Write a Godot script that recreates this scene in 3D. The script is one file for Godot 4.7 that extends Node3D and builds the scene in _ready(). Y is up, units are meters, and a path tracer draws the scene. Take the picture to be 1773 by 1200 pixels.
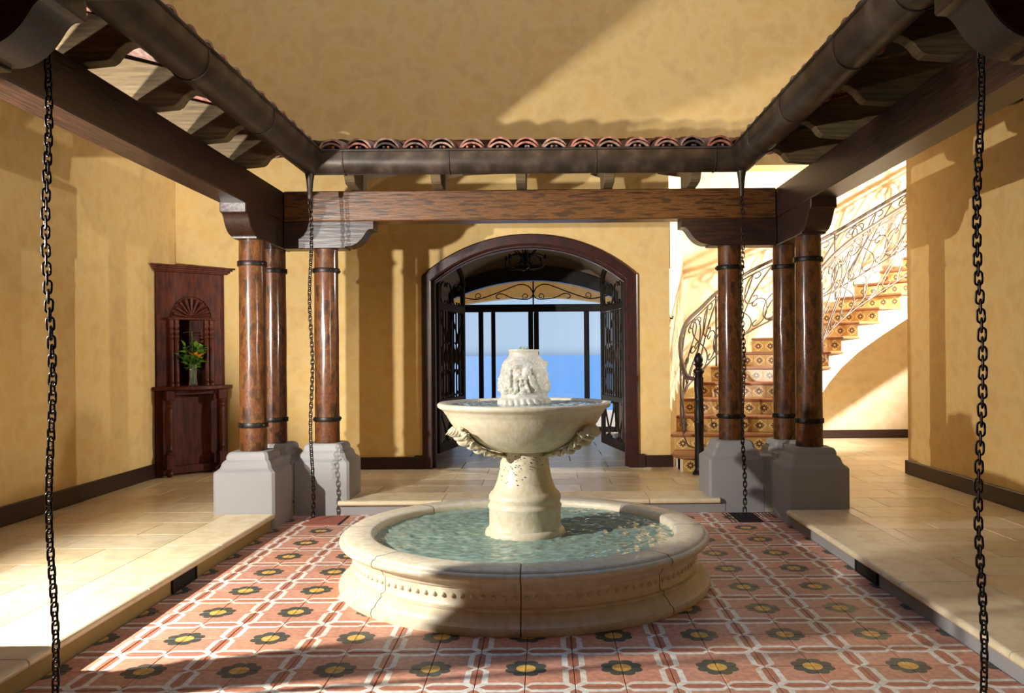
extends Node3D
# Courtyard with a fountain. x to the right, y up, d = depth away from the camera (z = -d); the paving of the court is y = 0.

var used := {}
var M := {}
var rng := RandomNumberGenerator.new()
const STEP := 0.12
const EAVE := 2.93

func P(x: float, y: float, d: float) -> Vector3:
	return Vector3(x, y, -d)

func numbered(par: Node, nm: String) -> String:
	var key := str(par.get_instance_id()) + ":" + nm
	var n: int = used.get(key, 0)
	used[key] = n + 1
	return nm if n == 0 else "%s_%03d" % [nm, n]

func tag(o: Node3D, label: String, category: String, group := "") -> Node3D:
	o.set_meta("label", label)
	o.set_meta("category", category)
	if group != "":
		o.set_meta("group", group)
	return o

func thing(nm: String, label: String, category: String, at := Vector3.ZERO, turn := 0.0, group := "") -> Node3D:
	var o := Node3D.new()
	o.name = numbered(self, nm)
	add_child(o, true)
	o.position = at
	o.rotation.y = turn
	return tag(o, label, category, group)

func put(nm: String, mesh: Mesh, m: Material, parent: Node = self, at := Vector3.ZERO, turn := 0.0) -> MeshInstance3D:
	var o := MeshInstance3D.new()
	o.name = numbered(parent, nm)
	o.mesh = mesh
	o.material_override = m
	o.cast_shadow = GeometryInstance3D.SHADOW_CASTING_SETTING_ON
	parent.add_child(o, true)
	o.position = at
	o.rotation.y = turn
	return o

func struct(nm: String, mesh: Mesh, m: Material, label: String, category: String) -> MeshInstance3D:
	var o := put(nm, mesh, m)
	o.set_meta("kind", "structure")
	tag(o, label, category)
	return o

# ---------------------------------------------------------------- shapes
class MB:
	var st := SurfaceTool.new()
	var n := 0
	func _init() -> void:
		st.begin(Mesh.PRIMITIVE_TRIANGLES)
		st.set_smooth_group(-1)
	func sm(g: int) -> void:
		st.set_smooth_group(g)
	func tri(a: Vector3, b: Vector3, c: Vector3, ua := Vector2.ZERO, ub := Vector2.ZERO, uc := Vector2.ZERO) -> void:
		st.set_uv(ua)
		st.add_vertex(a)
		st.set_uv(uc)
		st.add_vertex(c)
		st.set_uv(ub)
		st.add_vertex(b)
		n += 1
	func quad(a: Vector3, b: Vector3, c: Vector3, d: Vector3) -> void:
		tri(a, b, c)
		tri(a, c, d)
	func face(pts: Array, out: Vector3, uvs := []) -> void:
		var nn: Vector3 = (pts[1] - pts[0]).cross(pts[2] - pts[0])
		var flip := nn.dot(out) < 0.0
		for i in range(1, pts.size() - 1):
			var u0: Vector2 = uvs[0] if uvs else Vector2.ZERO
			var u1: Vector2 = uvs[i] if uvs else Vector2.ZERO
			var u2: Vector2 = uvs[i + 1] if uvs else Vector2.ZERO
			if flip:
				tri(pts[0], pts[i + 1], pts[i], u0, u2, u1)
			else:
				tri(pts[0], pts[i], pts[i + 1], u0, u1, u2)
	func done() -> ArrayMesh:
		st.generate_normals()
		return st.commit()
	# box with chamfered edges
	func box(c: Vector3, s: Vector3, ch := 0.0, basis := Basis.IDENTITY) -> void:
		sm(-1)
		var h := s * 0.5
		var v := func(sg: Vector3, ax: int) -> Vector3:
			var q := Vector3.ZERO
			for i in 3:
				q[i] = sg[i] * (h[i] if i == ax else h[i] - ch)
			return c + basis * q
		for ax in 3:
			var a1 := (ax + 1) % 3
			var a2 := (ax + 2) % 3
			for s0 in [-1.0, 1.0]:
				var pts := []
				for q in [[-1.0, -1.0], [1.0, -1.0], [1.0, 1.0], [-1.0, 1.0]]:
					var sg := Vector3.ZERO
					sg[ax] = s0
					sg[a1] = q[0]
					sg[a2] = q[1]
					pts.append(v.call(sg, ax))
				var o := Vector3.ZERO
				o[ax] = s0
				face(pts, basis * o)
			if ch <= 0.0:
				continue
			for q in [[-1.0, -1.0], [1.0, -1.0], [1.0, 1.0], [-1.0, 1.0]]:
				var e1 := Vector3.ZERO
				e1[a1] = q[0]
				e1[a2] = q[1]
				var e2 := e1
				e1[ax] = -1.0
				e2[ax] = 1.0
				var o := Vector3.ZERO
				o[a1] = q[0]
				o[a2] = q[1]
				face([v.call(e1, a1), v.call(e2, a1), v.call(e2, a2), v.call(e1, a2)], basis * o)
		if ch > 0.0:
			for sx in [-1.0, 1.0]:
				for sy in [-1.0, 1.0]:
					for sz in [-1.0, 1.0]:
						var sg := Vector3(sx, sy, sz)
						face([v.call(sg, 0), v.call(sg, 1), v.call(sg, 2)], basis * sg)
	# profile of (radius, y) going up on the outside; corners sharper than 40 degrees stay sharp
	func lathe(prof: Array, segs: int, c := Vector3.ZERO, a0 := 0.0, a1 := TAU) -> void:
		var g := 1
		for i in range(prof.size() - 1):
			if i > 0:
				var d0: Vector2 = (prof[i] - prof[i - 1]).normalized()
				var d1: Vector2 = (prof[i + 1] - prof[i]).normalized()
				if d0.dot(d1) < 0.77:
					g = g % 30 + 1
			sm(g)
			for k in segs:
				var t0 := lerpf(a0, a1, float(k) / segs)
				var t1 := lerpf(a0, a1, float(k + 1) / segs)
				var p0: Vector2 = prof[i]
				var p1: Vector2 = prof[i + 1]
				var q := [c + Vector3(cos(t1) * p0.x, p0.y, sin(t1) * p0.x), c + Vector3(cos(t0) * p0.x, p0.y, sin(t0) * p0.x), c + Vector3(cos(t0) * p1.x, p1.y, sin(t0) * p1.x), c + Vector3(cos(t1) * p1.x, p1.y, sin(t1) * p1.x)]
				if p0.x < 1e-5:
					tri(q[0], q[2], q[3])
				elif p1.x < 1e-5:
					tri(q[0], q[1], q[2])
				else:
					quad(q[0], q[1], q[2], q[3])
	func tube(pts: Array, r: Variant, sides: int, closed := false, squash := 1.0) -> void:
		var m := pts.size()
		var rings := []
		var nrm := Vector3.ZERO
		for i in m:
			var tn: Vector3
			if closed:
				tn = (pts[(i + 1) % m] - pts[(i + m - 1) % m]).normalized()
			else:
				tn = (pts[mini(i + 1, m - 1)] - pts[maxi(i - 1, 0)]).normalized()
			if i == 0:
				nrm = tn.cross(Vector3(0.13, 0.31, 0.94))
				if nrm.length() < 0.05:
					nrm = tn.cross(Vector3.UP)
			nrm = (nrm - tn * nrm.dot(tn)).normalized()
			var bn := tn.cross(nrm)
			var rr: float = r[i] if r is Array else r
			var ring := []
			for k in sides:
				var a := TAU * k / sides
				ring.append(pts[i] + (nrm * cos(a) + bn * sin(a) * squash) * rr)
			rings.append(ring)
		sm(1)
		for i in (m if closed else m - 1):
			var j := (i + 1) % m
			for k in sides:
				var k2 := (k + 1) % sides
				quad(rings[i][k], rings[i][k2], rings[j][k2], rings[j][k])
		if not closed:
			sm(-1)
			face(rings[0], pts[0] - pts[1])
			face(rings[m - 1], pts[m - 1] - pts[m - 2])
	# outline in (x, y) pushed along z from z0 to z1, with its rims cut back by ch
	func prism(outline: PackedVector2Array, z0: float, z1: float, ch := 0.0, xf := Transform3D.IDENTITY) -> void:
		var poly := outline
		if Geometry2D.is_polygon_clockwise(poly):
			poly.reverse()
		var inset := PackedVector2Array()
		var m := poly.size()
		for i in m:
			var d0 := (poly[i] - poly[(i + m - 1) % m]).normalized()
			var d1 := (poly[(i + 1) % m] - poly[i]).normalized()
			var n0 := Vector2(-d0.y, d0.x)
			var n1 := Vector2(-d1.y, d1.x)
			var bis := n0 + n1
			var l := maxf(bis.length_squared(), 0.4)
			inset.append(poly[i] + bis * (2.0 * ch / l))
		var idx := Geometry2D.triangulate_polygon(inset)
		sm(-1)
		var at := func(q: Vector2, z: float) -> Vector3:
			return xf * Vector3(q.x, q.y, z)
		for i in range(0, idx.size(), 3):
			var a := inset[idx[i]]
			var b := inset[idx[i + 1]]
			var c := inset[idx[i + 2]]
			face([at.call(a, z1), at.call(b, z1), at.call(c, z1)], xf.basis * Vector3(0, 0, 1))
			face([at.call(a, z0), at.call(b, z0), at.call(c, z0)], xf.basis * Vector3(0, 0, -1))
		for i in m:
			var j := (i + 1) % m
			quad(at.call(poly[i], z0 + ch), at.call(poly[j], z0 + ch), at.call(poly[j], z1 - ch), at.call(poly[i], z1 - ch))
			if ch > 0.0:
				quad(at.call(poly[i], z1 - ch), at.call(poly[j], z1 - ch), at.call(inset[j], z1), at.call(inset[i], z1))
				quad(at.call(inset[i], z0), at.call(inset[j], z0), at.call(poly[j], z0 + ch), at.call(poly[i], z0 + ch))

func boxmesh(s: Vector3, ch := 0.0, c := Vector3.ZERO) -> ArrayMesh:
	var b := MB.new()
	b.box(c, s, ch)
	return b.done()

func prismmesh(outline: Array, z0: float, z1: float, ch := 0.0) -> ArrayMesh:
	var b := MB.new()
	b.prism(PackedVector2Array(outline), z0, z1, ch)
	return b.done()

func lathemesh(prof: Array, segs: int) -> ArrayMesh:
	var b := MB.new()
	b.lathe(prof, segs)
	return b.done()

func tubemesh(pts: Array, r: Variant, sides := 6, closed := false) -> ArrayMesh:
	var b := MB.new()
	b.tube(pts, r, sides, closed)
	return b.done()

# box between two corners given in (x, y, d)
func span(b: MB, x0: float, x1: float, y0: float, y1: float, d0: float, d1: float, ch := 0.0) -> void:
	b.box(Vector3((x0 + x1) / 2, (y0 + y1) / 2, -(d0 + d1) / 2), Vector3(absf(x1 - x0), absf(y1 - y0), absf(d1 - d0)), ch)

func spanmesh(x0: float, x1: float, y0: float, y1: float, d0: float, d1: float, ch := 0.0) -> ArrayMesh:
	var b := MB.new()
	span(b, x0, x1, y0, y1, d0, d1, ch)
	return b.done()

# a wrought-iron scroll in its own box 0..1 x 0..1; kind "s" or "c"; turns at each end
func scroll(kind: String, turns := 1.2, pw := 2.4, n := 40) -> Array:
	var pts := [Vector2.ZERO]
	var a := 0.0
	var p := Vector2.ZERO
	for i in n:
		var u := 2.0 * (i + 0.5) / n - 1.0
		var k := turns * TAU * (pw + 1.0) * pow(absf(u), pw) * 2.0 / n * 0.5
		if kind == "s" and u < 0.0:
			k = -k
		a += k + (0.0 if kind == "s" else 0.45 * PI / n)
		p += Vector2(cos(a), sin(a)) / n
		pts.append(p)
	# turn it so that the two ends stand one above the other
	var dir: Vector2 = pts[n] - pts[0]
	var rot := PI / 2 - dir.angle()
	var lo := Vector2(1e9, 1e9)
	var hi := -lo
	for i in pts.size():
		pts[i] = (pts[i] as Vector2).rotated(rot)
		lo = lo.min(pts[i])
		hi = hi.max(pts[i])
	for i in pts.size():
		pts[i] = (pts[i] - lo) / (hi - lo)
	return pts

func smoothpath(pts: Array, per: int) -> Array:
	var out := []
	for i in range(pts.size() - 1):
		for k in per:
			out.append(catmull(pts, i + float(k) / per))
	out.append(pts[pts.size() - 1])
	return out

func catmull(pts: Array, t: float) -> Variant:
	var m := pts.size()
	var i := clampi(int(floor(t)), 0, m - 2)
	var f := t - i
	var p0 = pts[maxi(i - 1, 0)]
	var p1 = pts[i]
	var p2 = pts[i + 1]
	var p3 = pts[mini(i + 2, m - 1)]
	return 0.5 * ((2.0 * p1) + (p2 - p0) * f + (2.0 * p0 - 5.0 * p1 + 4.0 * p2 - p3) * f * f + (3.0 * p1 - p0 - 3.0 * p2 + p3) * f * f * f)

# ---------------------------------------------------------------- materials
func noise_tex(cols: Array, offs: Array, freq: float, seed_: int, size := 512, oct := 4, bump := false, type := FastNoiseLite.TYPE_SIMPLEX_SMOOTH) -> NoiseTexture2D:
	var f := FastNoiseLite.new()
	f.seed = seed_
	f.noise_type = type
	f.frequency = freq
	f.fractal_octaves = oct
	f.fractal_gain = 0.55
	var t := NoiseTexture2D.new()
	t.width = size
	t.height = size
	t.seamless = true
	t.noise = f
	if bump:
		t.as_normal_map = true
		t.bump_strength = 4.0
	if cols:
		var g := Gradient.new()
		g.offsets = PackedFloat32Array(offs)
		var pc := PackedColorArray()
		for c in cols:
			pc.append(Color.html(c) if c is String else c)
		g.colors = pc
		t.color_ramp = g
	return t

func mat(nm: String, col: Variant, rough: float, tex: Texture2D = null, scale := Vector3.ONE, world := true, metal := 0.0) -> StandardMaterial3D:
	var m := StandardMaterial3D.new()
	m.resource_name = nm
	m.albedo_color = Color.html(col) if col is String else col
	m.roughness = rough
	m.metallic = metal
	if tex:
		m.albedo_texture = tex
	m.uv1_triplanar = true
	m.uv1_world_triplanar = world
	m.uv1_scale = scale
	M[nm] = m
	return m

func relief(m: StandardMaterial3D, tex: Texture2D, cm: float) -> void:
	m.heightmap_enabled = true
	m.heightmap_texture = tex
	m.heightmap_scale = cm

func shade(nm: String, from: String, k: Color) -> StandardMaterial3D:
	var m: StandardMaterial3D = M[from].duplicate()
	m.resource_name = nm
	m.albedo_color = M[from].albedo_color * k
	m.albedo_color.a = 1.0
	M[nm] = m
	return m

func paving_image() -> Texture2D:
	var n := 512
	var im := Image.create(n, n, true, Image.FORMAT_RGB8)
	var pink := Color.html("d69a80")
	var dark := Color.html("bd7c62")
	var white := Color.html("ece6da")
	var grey := Color.html("4d5148")
	var yel := Color.html("e3b45c")
	var f := FastNoiseLite.new()
	f.frequency = 0.02
	f.fractal_octaves = 4
	f.seed = 5
	for j in n:
		for i in n:
			var u := (i + 0.5) / n * 0.4 - 0.2
			var v := (j + 0.5) / n * 0.4 - 0.2
			var ax := absf(u)
			var ay := absf(v)
			var c := pink
			var r := sqrt(u * u + v * v)
			var a := atan2(v, u)
			for w in 2:
				var e := 0.2 - (ax if w == 0 else ay)
				var t := ay if w == 0 else ax
				var td := minf(t, 0.2 - t)
				var ec := minf(0.036, 0.006 + td * 1.15)
				if absf(e - ec) < 0.0125:
					c = white
				elif e < ec and c != white:
					c = dark
			if r < 0.070 + 0.020 * pow(absf(cos(a * 4.0 + PI / 2)), 0.6):
				c = grey
			if r < 0.041:
				c = yel
			var k := 1.0 + 0.13 * f.get_noise_2d(i, j)
			im.set_pixel(i, j, Color(c.r * k, c.g * k, c.b * k))
	im.generate_mipmaps()
	return ImageTexture.create_from_image(im)

func riser_image() -> Texture2D:
	var n := 128
	var im := Image.create(n, n, true, Image.FORMAT_RGB8)
	var ground := Color.html("c29a55")
	var cream := Color.html("f0dcb4")
	var brown := Color.html("4a2a16")
	for j in n:
		for i in n:
			var u := (i + 0.5) / n * 2.0 - 1.0
			var v := (j + 0.5) / n * 2.0 - 1.0
			var l := absf(u) + absf(v)
			var r := sqrt(u * u + v * v)
			var a := atan2(v, u)
			var c := ground
			if absf(l - 0.86 + 0.05 * cos(a * 8.0)) < 0.055:
				c = cream
			if r < 0.42 + 0.14 * cos(a * 8.0):
				c = brown
			if r < 0.16:
				c = cream
			if r < 0.08:
				c = ground
			im.set_pixel(i, j, c)
	im.generate_mipmaps()
	return ImageTexture.create_from_image(im)

func materials() -> void:
	var grain := noise_tex([], [], 0.012, 21, 512, 5)
	var fine := noise_tex([], [], 0.05, 22, 512, 4)
	var plaster := noise_tex(["cfab6c", "d8b779", "dcbe80", "dbb977", "d5b16f"], [0.0, 0.35, 0.5, 0.65, 1.0], 0.006, 1, 1024, 6)
	var m := mat("plaster", "ffffff", 0.85, plaster, Vector3.ONE * 0.45)
	relief(m, grain, 0.25)
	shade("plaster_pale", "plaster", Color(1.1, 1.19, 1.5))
	shade("plaster_cream", "plaster", Color(1.02, 1.04, 1.12))
	m = mat("white_plaster", "f3e6cc", 0.9, null)
	relief(m, grain, 0.15)
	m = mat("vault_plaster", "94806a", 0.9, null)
	var wood := noise_tex(["120704", "1f0e07", "2e160b", "3a1d0e"], [0.0, 0.4, 0.65, 1.0], 0.012, 3, 512, 5)
	m = mat("beam_wood", "ffffff", 0.42, wood, Vector3(0.5, 5.0, 5.0), false)
	m.clearcoat_enabled = true
	m.clearcoat = 0.25
	m.clearcoat_roughness = 0.35
	relief(m, grain, 0.12)
	var raw := noise_tex(["43351f", "5c4b30", "716041"], [0.0, 0.5, 1.0], 0.012, 8, 512, 5)
	m = mat("rafter_wood", "ffffff", 0.7, raw, Vector3(0.5, 5.0, 5.0), false)
	var gold := noise_tex(["22120a", "4a2f16", "765026", "573619", "86602c"], [0.0, 0.35, 0.55, 0.7, 1.0], 0.014, 9, 512, 5)
	m = mat("golden_beam", "e0d0c0", 0.4, gold, Vector3(0.5, 4.5, 4.5), false)
	m.clearcoat_enabled = true
	m.clearcoat = 0.25
	m.clearcoat_roughness = 0.35
	relief(m, grain, 0.12)
	var col := noise_tex(["1c0e06", "4c2e14", "7a5426", "553315", "74421e", "281408"], [0.0, 0.35, 0.5, 0.6, 0.72, 1.0], 0.016, 14, 512, 5)
	m = mat("column_wood", "dccbbf", 0.33, col, Vector3(1.3, 0.55, 1.3), false)
	m.roughness = 0.55
	m.metallic_specular = 0.35
	m.clearcoat_enabled = true
	m.clearcoat = 0.55
	m.clearcoat_roughness = 0.16
	relief(m, grain, 0.35)
	var cab := noise_tex(["2a0d05", "4d1d0c", "632a13"], [0.0, 0.5, 1.0], 0.01, 17, 512, 4)
	m = mat("cabinet_wood", "ffffff", 0.5, cab, Vector3(3.5, 0.6, 3.5), false)
	m.metallic_specular = 0.35
	m.clearcoat_enabled = true
	m.clearcoat = 0.12
	m.clearcoat_roughness = 0.3
	mat("arch_wood", "b08a80", 0.42, cab, Vector3.ONE * 1.5)
	mat("skirting_wood", "2c150b", 0.45)
	var zinc := noise_tex(["241e18", "352d25", "453c33", "584f46"], [0.0, 0.4, 0.7, 1.0], 0.008, 31, 512, 5)
	m = mat("gutter_metal", "f4ece6", 0.45, zinc, Vector3.ONE * 1.3, true, 0.35)
	mat("iron", "1d1511", 0.45, null, Vector3.ONE, true, 0.5)
	mat("chain_iron", "2a211d", 0.35, null, Vector3.ONE, true, 0.7)
	mat("rail_iron", "4c3e34", 0.5, null, Vector3.ONE, true, 0.3)
	mat("gate_iron", "241a12", 0.5, null, Vector3.ONE, true, 0.3)
	var clay := noise_tex(["4c3e38", "745a4e", "957468", "766c66"], [0.0, 0.4, 0.7, 1.0], 0.014, 41, 512, 5)
	m = mat("clay", "ffffff", 0.85, clay, Vector3.ONE * 2.3)
	shade("clay_dark", "clay", Color(0.55, 0.58, 0.6))
	shade("clay_red", "clay", Color(1.2, 1.0, 0.95))
	shade("clay_pale", "clay", Color(1.2, 1.2, 1.15))
	var stone := noise_tex(["d2c29e", "e0d2b2", "e9dec4", "ece4d0"], [0.0, 0.4, 0.65, 1.0], 0.02, 51, 512, 5)
	m = mat("fountain_stone", "ffffff", 0.42, stone, Vector3.ONE * 1.6)
	relief(m, fine, 0.12)
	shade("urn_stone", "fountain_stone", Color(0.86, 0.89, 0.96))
	mat("stone_joint", "7a6a4c", 0.9)
	m = mat("plinth_stone", "969493", 0.85, null)
	relief(m, fine, 0.12)
	var lime := noise_tex(["d2c09a", "decdaa", "e6d8b8", "d9c8a2"], [0.0, 0.4, 0.65, 1.0], 0.01, 61, 512, 5)
	mat("lime", "ffffff", 0.3, lime, Vector3.ONE * 1.1)
	shade("lime_a", "lime", Color(0.93, 0.91, 0.88))
	shade("lime_b", "lime", Color(1.0, 0.97, 0.93))
	m = shade("coping", "lime", Color(1.03, 1.02, 1.0))
	m.roughness = 0.5
	mat("grout", "a8925f", 0.9)
	mat("grout_dark", "5c4c3c", 0.9)
	var hallf := noise_tex(["a89e92", "bdb4a6", "cac0b2"], [0.0, 0.5, 1.0], 0.012, 63, 512, 5)
	mat("hall_stone", "ffffff", 0.32, hallf, Vector3.ONE * 1.1)
	var pt := paving_image()
	for k in 3:
		m = mat("paving_%d" % k, [Color(1, 1, 1), Color(0.94, 0.93, 0.92), Color(1.0, 0.97, 0.93)][k], 0.5, pt)
		m.uv1_triplanar = false
		m.uv1_world_triplanar = false
	m = mat("riser_tile", "ffffff", 0.3, riser_image())
	m.uv1_triplanar = false
	m.uv1_world_triplanar = false
	mat("tread_clay", "8f5c3a", 0.4, null)
	m = mat("water", "8aa394", 0.07)
	m.metallic_specular = 0.6
	m = mat("bowl_water", "a9b8ac", 0.05)
	m.metallic_specular = 0.6
	m = mat("sea_water", "3783c8", 0.6)
	m.metallic_specular = 0.1
	relief(m, noise_tex([], [], 0.03, 71, 512, 4), 30.0)
	m.uv1_scale = Vector3.ONE * 0.02
	m = mat("glass", Color(0.95, 0.98, 1.0, 0.06), 0.02)
	m.transparency = BaseMaterial3D.TRANSPARENCY_ALPHA
	m = mat("vase_glass", Color(0.92, 1.0, 0.95, 0.04), 0.03)
	m.transparency = BaseMaterial3D.TRANSPARENCY_ALPHA
	mat("door_frame", "120c0c", 0.4)
	m = mat("leaf", "76a238", 0.5)
	m.backlight_enabled = true
	m.backlight = Color(0.15, 0.25, 0.05)
	mat("leaf_dark", "3c6422", 0.5)
	mat("lily", "f0a020", 0.5)
	mat("drain_metal", "2a211a", 0.6, null, Vector3.ONE, true, 0.4)
	mat("drain_clay", "a8604e", 0.8)
	mat("black", "0a0806", 0.8)
	m = mat("lamp_face", "ffffff", 0.5)
	m.emission_enabled = true
	m.emission = Color(1.0, 0.93, 0.8)
	m.emission_energy_multiplier = 2.0

# ---------------------------------------------------------------- the scene
func _ready() -> void:
	rng.seed = 7
	view_and_light()
	materials()
	shell()
	court_paving()
	gallery_paving()
	hall_and_sea()
	structure_of_timber()
	roofs()
	gutters_and_chains()
	fountain()
	archway()
	staircase()
	cabinet()
	small_things()

func view_and_light() -> void:
	var cam := Camera3D.new()
	cam.name = "camera"
	add_child(cam)
	cam.projection = Camera3D.PROJECTION_FRUSTUM
	cam.keep_aspect = Camera3D.KEEP_HEIGHT
	cam.near = 0.05
	cam.far = 60000.0
	cam.size = 2.0 * cam.near * 600.0 / 1450.0
	cam.frustum_offset = Vector2(-53.5, 15.0) * cam.near / 1450.0
	cam.position = Vector3(0, 1.31, 0)
	cam.rotation_degrees.z = -0.45
	cam.current = true
	var sky := ProceduralSkyMaterial.new()
	sky.sky_horizon_color = Color(0.775, 0.885, 1.0)
	sky.sky_top_color = Color(0.60, 0.75, 0.95)
	sky.sky_curve = 0.5
	sky.ground_horizon_color = Color(0.45, 0.6, 0.8)
	sky.ground_bottom_color = Color(0.2, 0.3, 0.42)
	sky.sun_angle_max = 1.0
	var env := Environment.new()
	env.background_mode = Environment.BG_SKY
	env.sky = Sky.new()
	env.sky.sky_material = sky
	env.tonemap_mode = Environment.TONE_MAPPER_LINEAR
	env.tonemap_exposure = 1.0
	env.sdfgi_enabled = true
	env.ssao_enabled = true
	env.ssil_enabled = true
	var we := WorldEnvironment.new()
	we.name = "environment"
	we.environment = env
	add_child(we)
	# the sun stands over the sea: it reaches the terrace and the upper wall behind the camera, not the court floor
	var sun := DirectionalLight3D.new()
	sun.name = "sun"
	add_child(sun)
	var az := deg_to_rad(20.0)
	var el := deg_to_rad(25.0)
	var from := Vector3(-sin(az) * cos(el), sin(el), -cos(az) * cos(el))
	sun.look_at_from_position(from * 50.0, Vector3.ZERO)
	sun.light_energy = 3.2
	sun.light_color = Color(1.0, 0.94, 0.84)
	sun.light_angular_distance = 0.53
	sun.shadow_enabled = true
	# the lamps that light the court: two in the near galleries beside the camera, one by the stairs, one in the loggia
	var white := Color(1.0, 0.985, 0.955)
	lamp("court_lamp", "tripod lamp beside the near columns on the cabinet side, turned to the fountain", P(-3.60, 1.9, 2.83), P(-0.4, 0.7, 5.2), 48.0, 0.5, 26.0, white, 0.03)
	lamp("arch_lamp", "tripod lamp in the near gallery on the cabinet side, turned up to the arch wall", P(-3.3, 1.6, 2.45), P(-0.9, 3.3, 8.8), 31.0, 0.4, 35.0, white, 0.05)
	lamp("side_lamp", "tripod lamp in the near gallery on the cabinet side, turned to the far gallery wall", P(-3.1, 1.62, 2.08), P(3.5, 2.5, 5.9), 17.0, 0.5, 8.0, white, 0.05)
	lamp("fill_lamp", "tripod lamp in the near gallery on the stair side of the court", P(2.6, 1.72, 3.4), P(-3.87, 2.25, 6.9), 20.0, 0.6, 8.0, white, 0.05)
	lamp("stair_lamp", "tripod lamp behind the end of the wall at the foot of the stairs", P(4.5, 2.6, 8.75), P(2.5, 3.0, 11.0), 70.0, 0.35, 27.0, white, 0.04)

func lamp(nm: String, label: String, at: Vector3, to: Vector3, cone: float, blend: float, e: float, c: Color, size: float) -> void:
	var t := thing(nm, label, "lamp")
	var l := SpotLight3D.new()
	l.name = "light"
	t.add_child(l)
	l.position = at
	l.look_at_from_position(at, to)
	l.spot_angle = cone
	l.spot_angle_attenuation = blend
	l.spot_range = 40.0
	l.spot_attenuation = 2.0
	l.light_energy = e
	l.light_color = c
	l.light_size = size
	l.shadow_enabled = true
	set_meta("lamps", get_meta("lamps", []) + [[t, at, to]])

func lamp_bodies() -> void:
	for a in get_meta("lamps"):
		var t: Node3D = a[0]
		var at: Vector3 = a[1]
		var ax: Vector3 = (a[2] - at).normalized()
		var b := MB.new()
		b.tube([at - ax * 0.20, at - ax * 0.11], 0.05, 16)
		put("housing", b.done(), M.iron, t)
		b = MB.new()
		b.tube([at - ax * 0.11, at - ax * 0.03], [0.05, 0.085], 20)
		put("reflector", b.done(), M.iron, t)
		b = MB.new()
		b.tube([at - ax * 0.028, at - ax * 0.02], 0.06, 20)
		put("lamp_face", b.done(), M.lamp_face, t)
		var foot := at - ax * 0.15
		put("stand_pole", tubemesh([Vector3(foot.x, 0.55, foot.z), foot - Vector3(0, 0.05, 0)], 0.014, 8), M.iron, t)
		for k in 3:
			var v := Vector3(cos(k * TAU / 3 + 0.4), 0, sin(k * TAU / 3 + 0.4))
			put("leg", tubemesh([Vector3(foot.x, 0.6, foot.z), Vector3(foot.x, STEP + 0.012, foot.z) + v * 0.11], 0.011, 6), M.iron, t)

func arc(x0: float, x1: float, ys: float, ya: float, n: int) -> Array:
	var h := (x1 - x0) / 2
	var s := ya - ys
	var r := (h * h + s * s) / (2 * s)
	var cy := ya - r
	var a := asin(h / r)
	var out := []
	for i in n + 1:
		var t := lerpf(-a, a, float(i) / n)
		out.append(Vector2((x0 + x1) / 2 + r * sin(t), cy + r * cos(t)))
	return out

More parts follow.
